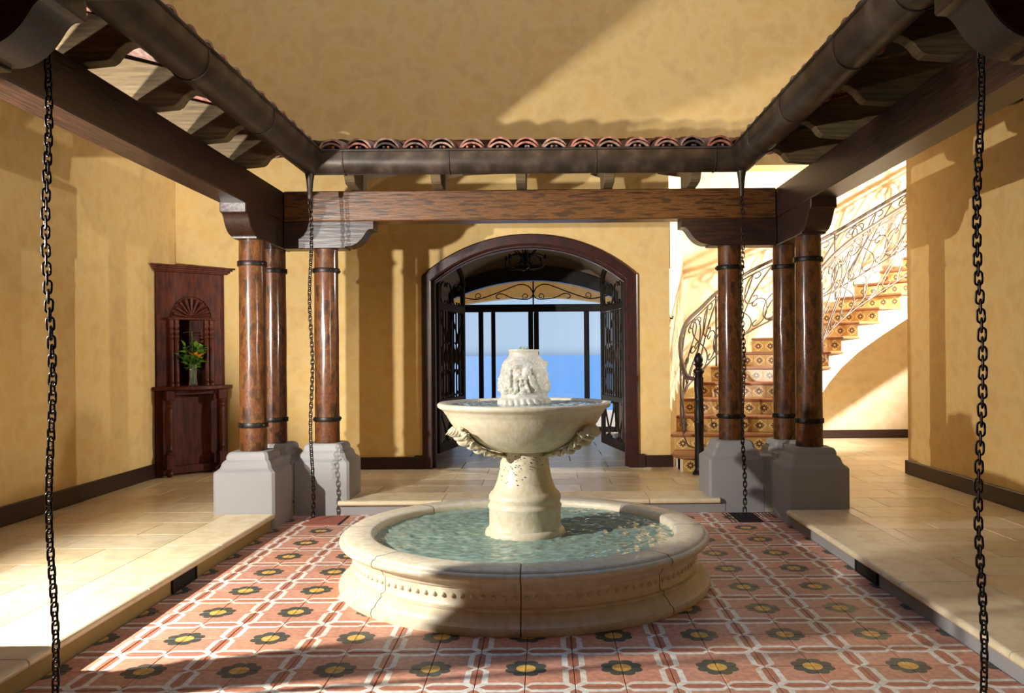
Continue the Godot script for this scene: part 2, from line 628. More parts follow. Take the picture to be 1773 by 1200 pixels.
func shell() -> void:
	var o := [Vector2(-4.17, -0.1), Vector2(-1.2, -0.1)]
	o += arc(-1.2, 0.925, 2.12, 2.50, 24)
	o += [Vector2(0.925, -0.1), Vector2(1.343, -0.1), Vector2(1.343, 6.4), Vector2(-4.17, 6.4)]
	struct("wall_back", prismmesh(o, -9.15, -8.85), M.plaster, "ochre plaster wall behind the court with an arched opening to the sea", "wall")
	struct("wall_upper", spanmesh(1.343, 3.87, 3.3, 6.4, 8.85, 9.15), M.plaster, "upper piece of the ochre wall over the opening to the stairs", "wall")
	struct("wall_left", spanmesh(-4.17, -3.87, -0.1, 6.4, -2.0, 8.85), M.plaster, "ochre plaster wall that the wooden cabinet leans against in its corner", "wall")
	var b := MB.new()
	span(b, 3.57, 3.87, -0.1, 6.4, -2.0, 8.2)
	span(b, 3.57, 3.87, 3.3, 6.4, 8.2, 8.85)
	struct("wall_right", b.done(), M.plaster, "ochre plaster wall that ends in front of the curving stairs", "wall")
	b = MB.new()
	span(b, -4.17, 3.87, -0.1, 3.4, -2.3, -2.0)
	span(b, -4.17, 3.87, 3.4, 6.4, 0.68, 0.98)
	struct("wall_front", b.done(), M.plaster, "ochre plaster wall closing the near gallery and rising above its roof", "wall")
	struct("ceiling", spanmesh(-4.17, 3.87, 3.4, 3.6, -2.3, 0.68), M.white_plaster, "plain ceiling of the near gallery behind the camera", "ceiling")
	# the hall of the stairs
	b = MB.new()
	b.prism(PackedVector2Array([Vector2(1.343, -9.15), Vector2(1.97, -11.7), Vector2(1.6, -11.7), Vector2(1.2, -9.15)]), -5.2, 0.1, 0.0, Transform3D(Basis(Vector3(1, 0, 0), Vector3(0, 0, 1), Vector3(0, -1, 0)), Vector3.ZERO))
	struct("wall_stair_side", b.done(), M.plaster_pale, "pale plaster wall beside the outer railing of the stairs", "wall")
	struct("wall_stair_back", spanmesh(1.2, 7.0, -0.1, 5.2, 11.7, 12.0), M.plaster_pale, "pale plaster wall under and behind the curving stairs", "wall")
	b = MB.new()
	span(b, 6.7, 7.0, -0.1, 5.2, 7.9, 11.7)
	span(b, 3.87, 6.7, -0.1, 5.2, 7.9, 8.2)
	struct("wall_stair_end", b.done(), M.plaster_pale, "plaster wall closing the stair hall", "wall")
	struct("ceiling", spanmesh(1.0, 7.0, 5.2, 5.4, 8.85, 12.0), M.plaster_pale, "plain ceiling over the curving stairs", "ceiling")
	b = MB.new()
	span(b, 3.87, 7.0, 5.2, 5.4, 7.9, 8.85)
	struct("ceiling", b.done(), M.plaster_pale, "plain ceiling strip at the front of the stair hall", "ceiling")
	# skirtings
	struct("baseboard_left", spanmesh(-3.87, -3.845, STEP, 0.262, -2.0, 8.3, 0.006), M.skirting_wood, "dark wooden skirting running up to the corner cabinet", "skirting")
	b = MB.new()
	span(b, -3.30, -1.275, STEP, 0.245, 8.825, 8.85, 0.005)
	span(b, -1.36, -1.25, STEP, 0.262, 8.80, 8.85, 0.008)
	span(b, 0.985, 1.07, STEP, 0.262, 8.80, 8.85, 0.008)
	span(b, 1.007, 1.365, STEP, 0.245, 8.825, 8.85, 0.005)
	span(b, 1.343, 1.368, STEP, 0.245, 8.826, 9.15, 0.005)
	struct("baseboard_back", b.done(), M.skirting_wood, "dark wooden skirting on both sides of the arched opening", "skirting")
	b = MB.new()
	span(b, 3.545, 3.57, STEP, 0.255, -2.0, 8.2, 0.006)
	span(b, 3.545, 3.9, STEP, 0.255, 8.2, 8.225, 0.006)
	struct("baseboard_right", b.done(), M.skirting_wood, "dark wooden skirting on the wall that ends before the stairs", "skirting")
	struct("baseboard_stair", spanmesh(2.2, 6.7, STEP, 0.235, 11.675, 11.7, 0.006), M.skirting_wood, "reddish skirting on the wall under the stairs", "skirting")

# ---------------------------------------------------------------- floors
var tilecache := {}

func plain_tile(w: float, d: float, t: float) -> ArrayMesh:
	var key := "%d_%d" % [roundi(w * 1000), roundi(d * 1000)]
	if not tilecache.has(key):
		tilecache[key] = boxmesh(Vector3(w, t, d), 0.0025, Vector3(0, -t / 2, 0))
	return tilecache[key]

func slabs(parent: Node, nm: String, x0: float, x1: float, d0: float, d1: float, w: float, h: float, phase: float, top: float, mats: Array, skip := [], gap := 0.004) -> void:
	var row := 0
	var d := d0
	while d < d1 - 0.02:
		var e := minf(d + h, d1)
		if d1 - e < 0.06:
			e = d1
		var cuts := [x0]
		var x := x0 - fposmod(phase + (w / 2 if row % 2 else 0.0), w) + w
		while x < x1:
			if x - x0 > 0.06 and x1 - x > 0.06:
				cuts.append(x)
			x += w
		cuts.append(x1)
		for i in range(cuts.size() - 1):
			var a: float = cuts[i]
			var c: float = cuts[i + 1]
			var hidden := false
			for r in skip:
				if a > r[0] - 0.01 and c < r[1] + 0.01 and d > r[2] - 0.01 and e < r[3] + 0.01:
					hidden = true
			if hidden:
				continue
			put(nm, plain_tile(c - a - gap, e - d - gap, 0.012), mats[rng.randi() % mats.size()], parent, P((a + c) / 2, top, (d + e) / 2))
		d = e
		row += 1

func court_paving() -> void:
	var fl := struct("floor", spanmesh(-2.15, 1.95, -0.12, -0.0135, 2.4, 7.0), M.grout_dark, "sunken court floor of pink cement tiles with grey and yellow flowers", "floor")
	var cache := {}
	var strip := MB.new()
	var x0 := -2.07
	var x1 := 1.875
	for j in range(-3, 18):
		for i in range(-11, 11):
			var a := maxf(-0.081 + 0.2 * i, x0)
			var c := minf(-0.081 + 0.2 * (i + 1), x1)
			var d0 := maxf(3.505 + 0.2 * j, 2.95)
			var d1 := minf(3.505 + 0.2 * (j + 1), 6.945)
			if c - a < 0.02 or d1 - d0 < 0.02:
				continue
			var far := 0.0
			for q in [[a, d0], [a, d1], [c, d0], [c, d1]]:
				far = maxf(far, Vector2(q[0] + 0.113, q[1] - 4.95).length())
			if far < 1.0:
				continue
			if d1 > 6.56 and ((a > -1.97 and c < -1.58) or (a > 1.45 and c < 1.86)):
				if d0 > 6.48 and d1 < 6.95:
					continue
			var centre := P((a + c) / 2, 0.0, (d0 + d1) / 2)
			if j >= 16 or j < -1:
				paving_tile(strip, a, c, d0, d1, Vector3.ZERO)
				continue
			var key := "%d %d %d %d" % [posmod(i, 2), posmod(j, 2), roundi((c - a) * 1000), roundi((d1 - d0) * 1000)]
			if not cache.has(key):
				var b := MB.new()
				paving_tile(b, a, c, d0, d1, centre)
				cache[key] = b.done()
			put("tile", cache[key], M["paving_%d" % (rng.randi() % 3)], fl, centre + Vector3(0, rng.randf_range(-0.0008, 0.0008), 0))
	var o := put("tile_row", strip.done(), M.paving_0, fl)
	o.set_meta("kind", "stuff")

func paving_tile(b: MB, a: float, c: float, d0: float, d1: float, from: Vector3) -> void:
	var g := 0.0014
	var t := 0.0035
	var f := func(x: float, y: float, d: float) -> Vector3:
		return P(x, y, d) - from
	var uv := func(x: float, d: float) -> Vector2:
		return Vector2((x + 0.081 + 0.2) / 0.4, (3.505 - d + 0.2) / 0.4)
	var outer := [[a + g, d0 + g], [c - g, d0 + g], [c - g, d1 - g], [a + g, d1 - g]]
	var inner := [[a + g + t * 0.5, d0 + g + t * 0.5], [c - g - t * 0.5, d0 + g + t * 0.5], [c - g - t * 0.5, d1 - g - t * 0.5], [a + g + t * 0.5, d1 - g - t * 0.5]]
	b.sm(-1)
	var top := []
	var uvs := []
	for q in inner:
		top.append(f.call(q[0], 0.0, q[1]))
		uvs.append(uv.call(q[0], q[1]))
	b.face(top, Vector3.UP, uvs)
	for k in 4:
		var k2 := (k + 1) % 4
		var p: Array = outer[k]
		var q: Array = outer[k2]
		var mid := P((p[0] + q[0]) / 2 - (a + c) / 2, 0, (p[1] + q[1]) / 2 - (d0 + d1) / 2)
		b.face([top[k], top[k2], f.call(q[0], -0.002, q[1]), f.call(p[0], -0.002, p[1])], mid + Vector3(0, 0.02, 0), [uvs[k], uvs[k2], uvs[k2], uvs[k]])
		b.face([f.call(p[0], -0.002, p[1]), f.call(q[0], -0.002, q[1]), f.call(q[0], -0.0135, q[1]), f.call(p[0], -0.0135, p[1])], mid, [uvs[k], uvs[k2], uvs[k2], uvs[k]])

func gallery_paving() -> void:
	var b := MB.new()
	var t := 0.108
	span(b, -3.87, -2.075, -0.1, t, -2.0, 8.85)
	span(b, 1.885, 3.57, -0.1, t, -2.0, 8.85)
	span(b, -2.075, 1.885, -0.1, t, 6.95, 8.85)
	span(b, -2.075, 1.885, -0.1, t, -2.0, 2.4)
	span(b, 1.2, 6.7, -0.1, t, 8.85, 11.7)
	span(b, 3.57, 6.7, -0.1, t, 8.2, 8.85)
	var fl := struct("floor", b.done(), M.grout, "raised gallery floor of polished cream limestone slabs round the court", "floor")
	var ms := [M.lime, M.lime_a, M.lime_b]
	var plinths := [[-2.52, -1.62, 6.36, 7.41], [1.37, 2.34, 6.36, 7.41]]
	slabs(fl, "tile", -3.845, -2.42, 2.45, 8.85, 0.6, 0.40, 0.1, STEP, ms, plinths)
	slabs(fl, "tile", -2.42, 2.26, 7.28, 8.85, 0.6, 0.40, 0.25, STEP, ms, plinths)
	slabs(fl, "tile", 2.26, 3.57, 2.45, 8.85, 0.6, 0.40, 0.2, STEP, ms, plinths)
	slabs(fl, "tile", 1.37, 5.2, 8.85, 11.65, 0.6, 0.40, 0.0, STEP, ms)
	slabs(fl, "tile", 3.57, 5.2, 8.2, 8.85, 0.6, 0.40, 0.0, STEP, ms)
	# coping slabs with a rounded nosing over the step
	var d := 2.5
	for l in [0.82, 1.02, 0.98, 1.05]:
		var e := minf(d + l, 6.36)
		coping(fl, -2.418, -2.045, d + 0.002, e - 0.002, "x+")
		coping(fl, 2.258, 1.838, d + 0.002, e - 0.002, "x-")
		d = e
	var x := -1.70
	for l in [0.86, 0.93, 0.78, 0.60]:
		var e2 := minf(x + l, 1.455)
		coping(fl, x + 0.002, e2 - 0.002, 6.885, 7.278, "d-")
		x = e2
	# the mortar faces of the step
	put("step_face", spanmesh(-2.10, -2.078, -0.013, 0.095, 2.5, 6.4), M.plinth_stone, fl)
	put("step_face", spanmesh(1.88, 1.902, -0.013, 0.095, 2.5, 6.4), M.plinth_stone, fl)
	put("step_face", spanmesh(-1.75, 1.5, -0.013, 0.095, 6.93, 6.952), M.plinth_stone, fl)

func coping(parent: Node, a: float, c: float, d0: float, d1: float, way: String) -> void:
	# profile across the nosing: flat top, half-round front
	var w := absf(c - a) if way != "d-" else d1 - d0
	var th := 0.04
	var o := [Vector2(0, STEP - th), Vector2(0, STEP)]
	for k in 9:
		var an := PI / 2 - PI * k / 8
		o.append(Vector2(w - th / 2 + cos(an) * th / 2, STEP - th / 2 + sin(an) * th / 2))
	var l := (d1 - d0) if way != "d-" else (c - a)
	var mesh := prismmesh(o, -l / 2, l / 2, 0.003)
	var mid := (d0 + d1) / 2
	if way == "x+":
		put("coping_slab", mesh, M.coping, parent, P(a, 0, mid))
	elif way == "x-":
		put("coping_slab", mesh, M.coping, parent, P(a, 0, mid), PI)
	else:
		put("coping_slab", mesh, M.coping, parent, P((a + c) / 2, 0, d1), -PI / 2)

# ---------------------------------------------------------------- the hall, the loggia and the sea
func hall_and_sea() -> void:
	var b := MB.new()
	span(b, -1.45, 1.2, -0.1, 0.108, 8.85, 13.2)
	var fl := struct("floor", b.done(), M.grout_dark, "hall floor of grey stone slabs leading through the arch to the glass doors", "floor")
	slabs(fl, "tile", -1.45, 1.2, 8.86, 13.1, 0.78, 0.52, 0.2, STEP, [M.hall_stone], [], 0.009)
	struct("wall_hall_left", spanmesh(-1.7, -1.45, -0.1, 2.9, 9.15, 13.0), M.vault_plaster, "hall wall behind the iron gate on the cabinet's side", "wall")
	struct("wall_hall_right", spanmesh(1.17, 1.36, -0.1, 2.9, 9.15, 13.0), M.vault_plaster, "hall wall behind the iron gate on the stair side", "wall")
	var lo := arc(-1.47, 1.19, 2.25, 2.86, 28)
	var o := lo.duplicate()
	o += [Vector2(1.4, 2.25), Vector2(1.4, 3.1), Vector2(-1.72, 3.1), Vector2(-1.72, 2.25)]
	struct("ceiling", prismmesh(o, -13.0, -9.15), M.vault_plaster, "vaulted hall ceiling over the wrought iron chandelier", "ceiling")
	# wall round the glass doors
	var cx := -0.143
	o = [Vector2(-1.75, -0.1), Vector2(cx - 1.36, -0.1)] + arc(cx - 1.36, cx + 1.36, 2.33, 2.70, 24) + [Vector2(cx + 1.36, -0.1), Vector2(1.47, -0.1), Vector2(1.47, 3.1), Vector2(-1.75, 3.1)]
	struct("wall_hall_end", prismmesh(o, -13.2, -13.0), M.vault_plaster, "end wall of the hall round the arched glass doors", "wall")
	# glass doors
	var dr := Node3D.new()
	dr.name = "door_1"
	add_child(dr)
	dr.set_meta("kind", "structure")
	tag(dr, "dark framed glass doors with an arched fanlight looking out on the sea", "door")
	o = arc(cx - 1.36, cx + 1.36, 2.33, 2.70, 24)
	var inn := arc(cx - 1.25, cx + 1.25, 2.19, 2.466, 24)
	o.push_front(Vector2(cx - 1.36, STEP))
	o.append(Vector2(cx + 1.36, STEP))
	o.append(Vector2(cx + 1.25, STEP))
	inn.reverse()
	o += inn
	o.append(Vector2(cx - 1.25, STEP))
	put("frame", prismmesh(o, -13.16, -12.94, 0.008), M.door_frame, dr)
	put("transom_bar", spanmesh(cx - 1.25, cx + 1.25, 1.985, 2.10, 12.98, 13.1, 0.006), M.door_frame, dr)
	put("bottom_rail", spanmesh(cx - 1.25, cx + 1.25, STEP, 0.19, 12.98, 13.1, 0.006), M.door_frame, dr)
	for q in [[-1.00, -0.925, 13.04], [-0.80, -0.735, 13.0], [-0.224, -0.146, 13.0], [-0.138, -0.06, 13.04], [0.643, 0.725, 13.04], [-1.32, -1.29, 13.04]]:
		put("stile", spanmesh(q[0], q[1], 0.19, 1.985, q[2], q[2] + 0.05, 0.005), M.door_frame, dr)
	for q in [[-1.29, -1.0, 13.06], [-0.925, -0.8, 13.06], [-0.735, -0.224, 13.03], [-0.06, 0.643, 13.07], [0.725, 1.1, 13.06]]:
		put("pane", spanmesh(q[0], q[1], 0.19, 1.985, q[2], q[2] + 0.006), M.glass, dr)
	var fan := arc(cx - 1.25, cx + 1.25, 2.19, 2.466, 24)
	fan += [Vector2(cx + 1.25, 2.10), Vector2(cx - 1.25, 2.10)]
	put("fanlight_pane", prismmesh(fan, -13.08, -13.074), M.glass, dr)
	# ironwork of the fanlight
	put("fanlight_bar", tubemesh([P(cx, 2.10, 13.0), P(cx, 2.46, 13.0)], 0.011, 6), M.iron, dr)
	for s in [-1.0, 1.0]:
		var pts := []
		for q in [[0.0, 2.27], [0.05, 2.36], [0.13, 2.405], [0.20, 2.41], [0.28, 2.39], [0.55, 2.285], [0.80, 2.20], [0.90, 2.185], [1.02, 2.20], [1.18, 2.24]]:
			pts.append(P(cx + s * q[0], q[1], 13.0))
		put("scroll", tubemesh(smoothpath(pts, 4), 0.009, 6), M.iron, dr)
		pts = []
		for q in [[0.0, 2.27], [0.02, 2.22], [0.07, 2.185], [0.15, 2.18], [0.28, 2.19], [0.38, 2.22], [0.46, 2.26], [0.53, 2.265], [0.575, 2.235], [0.56, 2.195], [0.52, 2.195]]:
			pts.append(P(cx + s * q[0], q[1], 13.0))
		put("scroll", tubemesh(smoothpath(pts, 4), 0.008, 6), M.iron, dr)
		for q in [[0.12, 2.225, 0.05], [0.85, 2.235, 0.052]]:
			var sp := []
			for k in 22:
				var an := -PI / 2 + k * 0.33
				var rr: float = q[2] * (1.0 - 0.55 * k / 21.0)
				sp.append(P(cx + s * (q[0] + cos(an) * rr), q[1] + sin(an) * rr, 13.0))
			put("scroll", tubemesh(sp, 0.007, 6), M.iron, dr)
	# the loggia outside
	struct("floor", spanmesh(-4.3, 4.0, -0.3, 0.1, 13.2, 18.3), M.hall_stone, "pale terrace floor outside the glass doors", "floor")
	o = [Vector2(-4.3, -0.3), Vector2(cx - 2.1, -0.3)] + arc(cx - 2.1, cx + 2.1, 2.22, 2.49, 24) + [Vector2(cx + 2.1, -0.3), Vector2(4.0, -0.3), Vector2(4.0, 3.3), Vector2(-4.3, 3.3)]
	struct("wall_loggia", prismmesh(o, -17.4, -17.0), M.plaster, "ochre loggia wall with a wide flat arch open to the sea", "wall")
	b = MB.new()
	span(b, -4.3, 4.0, 3.3, 3.5, 13.2, 17.4)
	struct("ceiling", b.done(), M.white_plaster, "pale ceiling of the loggia beyond the glass doors", "ceiling")
	b = MB.new()
	span(b, -4.3, -1.75, -0.3, 3.3, 13.0, 13.2)
	span(b, 1.47, 4.0, -0.3, 3.3, 13.0, 13.2)
	struct("wall_loggia_back", b.done(), M.plaster, "house wall facing the sea on both sides of the glass doors", "wall")
	var pm := PlaneMesh.new()
	pm.size = Vector2(60000, 40000)
	var sea := put("sea", pm, M.sea_water, self, P(0, -24, 20030))
	sea.set_meta("kind", "structure")
	tag(sea, "blue sea reaching to the horizon beyond the glass doors", "sea")

# ---------------------------------------------------------------- plinths, columns, brackets, beams
func plinth_part(parent: Node, nm: String, x: float, d: float, y0: float, hx := 0.235, hd := 0.235) -> void:
	# square lofts: a straight block, a bead, an ogee and a flat top
	var prof := [[0.0, y0], [0.0, 0.425], [0.006, 0.437], [0.02, 0.447], [0.034, 0.458], [0.042, 0.475], [0.045, 0.49], [0.052, 0.505], [0.066, 0.519], [0.072, 0.523], [0.072, 0.54], [0.078, 0.56], [0.088, 0.574], [0.1, 0.58]]
	var b := MB.new()
	var ch := 0.02
	var ring := func(i: int) -> Array:
		var q: Array = prof[i]
		var w: float = hx - q[0]
		var l: float = hd - q[0]
		return [Vector3(-w + ch, q[1], l), Vector3(w - ch, q[1], l), Vector3(w, q[1], l - ch), Vector3(w, q[1], -l + ch), Vector3(w - ch, q[1], -l), Vector3(-w + ch, q[1], -l), Vector3(-w, q[1], -l + ch), Vector3(-w, q[1], l - ch)]
	for i in range(prof.size() - 1):
		var r0: Array = ring.call(i)
		var r1: Array = ring.call(i + 1)
		for k in 8:
			var k2 := (k + 1) % 8
			b.sm(k + 1)
			b.quad(r0[k], r0[k2], r1[k2], r1[k])
	b.sm(-1)
	b.face(ring.call(prof.size() - 1), Vector3.UP)
	b.face(ring.call(0), Vector3.DOWN)
	put(nm, b.done(), M.plinth_stone, parent, P(x, 0, d))

func column(x: float, d: float, label: String, y0 := 0.578) -> void:
	var t := thing("wooden_column", label, "column", P(x, y0, d), rng.randf() * TAU, "round wooden columns")
	var top := 2.226 - y0
	var b := MB.new()
	var segs := 36
	var rows := 30
	var f := FastNoiseLite.new()
	f.seed = rng.randi() % 1000
	f.frequency = 1.3
	b.sm(1)
	var pt := func(i: int, k: int) -> Vector3:
		var y := top * i / rows
		var a := TAU * k / segs
		var r := 0.104 + 0.004 * f.get_noise_3d(cos(a), y * 1.5, sin(a)) - 0.004 * y / top
		return Vector3(cos(a) * r, y, sin(a) * r)
	for i in rows:
		for k in segs:
			var k2 := (k + 1) % segs
			b.quad(pt.call(i, k2), pt.call(i, k), pt.call(i + 1, k), pt.call(i + 1, k2))
	put("shaft", b.done(), M.column_wood, t)
	for y in [0.78, 2.045]:
		var h := 0.019
		var band := put("iron_band", lathemesh([Vector2(0.103, -h), Vector2(0.112, -h), Vector2(0.1135, -h + 0.003), Vector2(0.1135, h - 0.003), Vector2(0.112, h), Vector2(0.103, h)], 36), M.iron, t, Vector3(0, y - y0, 0))
		for k in 4:
			var a := k * PI / 2 - t.rotation.y * 0.0 + 0.4
			var v := Vector3(cos(a), 0, sin(a))
			put("bolt", tubemesh([v * 0.112, v * 0.121, v * 0.126], [0.011, 0.011, 0.006], 8), M.iron, band)

func bracket_outline(back: float, flat: float) -> Array:
	# local x runs towards the tip, y 0..0.23
	var o := [Vector2(-back, 0.23), Vector2(-back, 0.0), Vector2(flat, 0.0), Vector2(flat, 0.012)]
	var cv := []
	for q in [[0.03, 0.013], [0.06, 0.02], [0.09, 0.034], [0.115, 0.052], [0.14, 0.077], [0.16, 0.104], [0.175, 0.128], [0.19, 0.146], [0.205, 0.155], [0.235, 0.158]]:
		cv.append(Vector2(flat + q[0], q[1]))
	o += smoothpath(cv, 3)
	o += [Vector2(flat + 0.24, 0.165), Vector2(flat + 0.24, 0.23)]
	return o

func structure_of_timber() -> void:
	# plinths: an L of three blocks at each far corner, a single block at each near corner
	var t := thing("stone_plinth", "grey moulded stone plinth under the three columns nearest the wooden cabinet", "plinth", Vector3.ZERO, 0.0, "")
	plinth_part(t, "block", -2.285, 6.60, -0.012)
	plinth_part(t, "block", -2.30, 7.17, STEP)
	plinth_part(t, "block", -1.85, 7.17, -0.012)
	put("infill", spanmesh(-2.45, -2.10, 0.0, 0.50, 6.80, 6.97, 0.01), M.plinth_stone, t)
	t = thing("stone_plinth", "grey moulded stone plinth under the three columns nearest the stairs", "plinth")
	plinth_part(t, "block", 2.095, 6.60, -0.012)
	plinth_part(t, "block", 2.10, 7.17, STEP)
	plinth_part(t, "block", 1.605, 7.17, -0.012)
	put("infill", spanmesh(1.90, 2.25, 0.0, 0.50, 6.80, 6.97, 0.01), M.plinth_stone, t)
	put("infill", spanmesh(1.79, 1.97, -0.012, 0.46, 6.94, 7.12, 0.01), M.plinth_stone, t)
	t = thing("stone_plinth", "grey stone plinth at the near corner of the court on the cabinet side", "plinth")
	plinth_part(t, "block", -2.36, 2.585, -0.012)
	plinth_part(t, "block", -2.45, 3.13, -0.012)
	t = thing("stone_plinth", "grey stone plinth at the near corner of the court on the stair side", "plinth")
	plinth_part(t, "block", 2.12, 2.585, -0.012)
	column(-2.285, 6.60, "glossy round column standing in front, on the plinth nearest the wooden cabinet")
	column(-2.30, 7.17, "dark round column at the inner corner behind the one nearest the wooden cabinet")
	column(-1.85, 7.17, "glossy round column on the plinth beside the cabinet, the one nearest the arch")
	column(2.095, 6.60, "dark round column standing in front, on the plinth nearest the stairs")
	column(2.075, 7.17, "slender dark round column at the inner corner of the plinth by the stairs")
	column(1.605, 7.17, "brown round column on the plinth by the stairs, the one nearest the iron newel")
	column(-2.36, 2.585, "round column at the near corner of the court on the cabinet side")
	column(-2.36, 3.19, "round column standing second from the near corner of the court on the cabinet side")
	column(2.12, 2.585, "round column at the near corner of the court on the stair side")
	# beams 0.20 wide, 0.255 high
	var by := 2.455 + 0.1275
	var o := put("wooden_beam", boxmesh(Vector3(4.16, 0.255, 0.2), 0.008), M.golden_beam, self, P(-0.10, by, 7.17))
	tag(o, "golden brown timber beam with a knot, spanning across in front of the arch", "beam")
	o = put("wooden_beam", boxmesh(Vector3(4.62, 0.255, 0.2), 0.008), M.beam_wood, self, P(-2.285, by, 4.98), PI / 2)
	tag(o, "dark timber beam along the gallery on the cabinet side of the court", "beam")
	o = put("wooden_beam", boxmesh(Vector3(4.62, 0.255, 0.2), 0.008), M.beam_wood, self, P(2.085, by, 4.98), PI / 2)
	tag(o, "dark timber beam along the gallery on the stair side of the court", "beam")
	o = put("wooden_beam", boxmesh(Vector3(4.16, 0.255, 0.2), 0.008), M.beam_wood, self, P(-0.10, by, 2.585))
	tag(o, "timber beam across the near side of the court above the camera", "beam")
	# brackets
	var y := 2.226
	var m := prismmesh(bracket_outline(0.334, 0.19), -0.098, 0.098, 0.006)
	o = put("timber_bracket", m, M.beam_wood, self, P(-1.85, y, 7.17))
	tag(o, "scroll-cut timber bracket under the golden beam at its cabinet end", "bracket")
	m = prismmesh(bracket_outline(0.380, 0.19), -0.098, 0.098, 0.006)
	o = put("timber_bracket", m, M.beam_wood, self, P(1.605, y, 7.17), PI)
	tag(o, "scroll-cut timber bracket under the golden beam at its stair end", "bracket")
	m = prismmesh(bracket_outline(0.69, 0.17), -0.098, 0.098, 0.006)
	o = put("timber_bracket", m, M.beam_wood, self, P(-2.285, y, 6.60), -PI / 2)
	tag(o, "scroll-cut bracket end pointing at the viewer above the column nearest the cabinet", "bracket")
	o = put("timber_bracket", m, M.beam_wood, self, P(2.085, y, 6.60), -PI / 2)
	tag(o, "dark scroll-cut bracket end pointing at the viewer above the column nearest the stairs", "bracket")
	o = put("timber_bracket", prismmesh(bracket_outline(0.20, 0.22), -0.098, 0.098, 0.006), M.beam_wood, self, P(-2.285, y, 2.90), PI / 2)
	tag(o, "timber bracket on the two near columns on the cabinet side of the court", "bracket")
	m = prismmesh(bracket_outline(0.30, 0.60), -0.098, 0.098, 0.006)
	o = put("timber_bracket", m, M.beam_wood, self, P(-2.29, y, 2.585))
	tag(o, "big scroll-cut bracket hiding the top of the large chain on the cabinet side", "bracket")
	o = put("timber_bracket", m, M.beam_wood, self, P(2.10, y, 2.585), PI)
	tag(o, "big scroll-cut bracket hiding the top of the large chain on the stair side", "bracket")

# ---------------------------------------------------------------- roofs
const SLOPE := 0.235

func barrel(len: float, r0: float, r1: float, th: float) -> ArrayMesh:
	# half-round clay tile, axis along z; the wide end at z = 0, the narrow end at z = -len; crown up
	var b := MB.new()
	var n := 10
	var at := func(k: int, e: int, inner: bool) -> Vector3:
		var a := lerpf(0.10, PI - 0.10, float(k) / n)
		var r: float = (r0 if e == 0 else r1) - (th if inner else 0.0)
		return Vector3(cos(a) * r, sin(a) * r * 0.92, 0.0 if e == 0 else -len)
	b.sm(1)
	for k in n:
		b.quad(at.call(k, 0, false), at.call(k, 1, false), at.call(k + 1, 1, false), at.call(k + 1, 0, false))
		b.quad(at.call(k, 0, true), at.call(k + 1, 0, true), at.call(k + 1, 1, true), at.call(k, 1, true))
	b.sm(-1)
	for k in n:
		b.quad(at.call(k, 0, true), at.call(k, 0, false), at.call(k + 1, 0, false), at.call(k + 1, 0, true))
		b.quad(at.call(k, 1, false), at.call(k, 1, true), at.call(k + 1, 1, true), at.call(k + 1, 1, false))
	for k in [0, n]:
		b.face([at.call(k, 0, true), at.call(k, 1, true), at.call(k, 1, false), at.call(k, 0, false)], Vector3(1 if k == 0 else -1, -1, 0))
	return b.done()

func roof(label: String, origin: Vector3, along: Vector3, outward: Vector3, length: float, rafters: Array, courses: int, reach: float) -> void:
	# origin: the start of the eave; the tiles climb outwards from it
	var t := thing("tiled_roof", label, "roof")
	var up := (outward + Vector3.UP * SLOPE).normalized()
	var nrm := up.cross(along).normalized()
	if nrm.y < 0:
		nrm = -nrm
	var cover := barrel(0.42, 0.104, 0.090, 0.016)
	var basis := Basis(nrm.cross(-up).normalized(), nrm, -up)
	var flip := Basis(-basis.x, -nrm, -up)
	var tints := [M.clay, M.clay_dark, M.clay_red, M.clay_pale, M.clay, M.clay_red]
	var pitch := 0.222
	var n := int(length / pitch)
	var pad := (length - n * pitch) / 2 + pitch / 2
	for c in courses:
		var u := 0.33 * c
		var extra := int(u / pitch)
		for i in range(-extra, n + extra):
			var s := pad + i * pitch
			var j := rng.randf_range(-0.012, 0.012)
			var base := origin + along * (s + j) + up * (u - 0.02)
			var bs := basis.rotated(nrm, rng.randf_range(-0.03, 0.03))
			put("pan_tile", cover, tints[rng.randi() % 6], t, base + along * pitch * 0.5 + nrm * (0.085 + c * 0.0) - up * 0.01).basis = flip
			put("cover_tile", cover, tints[rng.randi() % 6], t, base + nrm * (0.038 + 0.010 * rng.randf())).basis = bs
			if c == 0:
				put("cover_tile", cover, tints[rng.randi() % 6], t, base + nrm * 0.012 - up * 0.022).basis = basis
	# boards and felt beyond the beam keep the light out
	var u0 := 0.33 * courses - 0.05
	var b := MB.new()
	var u1 := reach
	b.prism(PackedVector2Array([Vector2(-u0, u0), Vector2(length + u0, u0), Vector2(length + u1, u1), Vector2(-u1, u1)]), 0.0, 0.03, 0.0, Transform3D(Basis(along, up, along.cross(up)), origin + nrm * (0.12 if along.cross(up).y > 0 else 0.15)))
	put("deck", b.done(), M.beam_wood, t)
	for s in rafters:
		# rafters with a curved tail
		var o := [Vector2(0.02, -0.02)]
		o += [Vector2(0.02, -0.09), Vector2(0.06, -0.10), Vector2(0.10, -0.125), Vector2(0.13, -0.16), Vector2(0.15, -0.205), Vector2(0.17, -0.225), Vector2(0.30, -0.268), Vector2(0.60, -0.345), Vector2(0.66, -0.20), Vector2(reach, -0.20), Vector2(reach, -0.02)]
		var rb := MB.new()
		rb.prism(PackedVector2Array(o), -0.042, 0.042, 0.004, Transform3D(Basis(up, nrm, up.cross(nrm)), origin + along * s))
		put("rafter", rb.done(), M.rafter_wood, t)

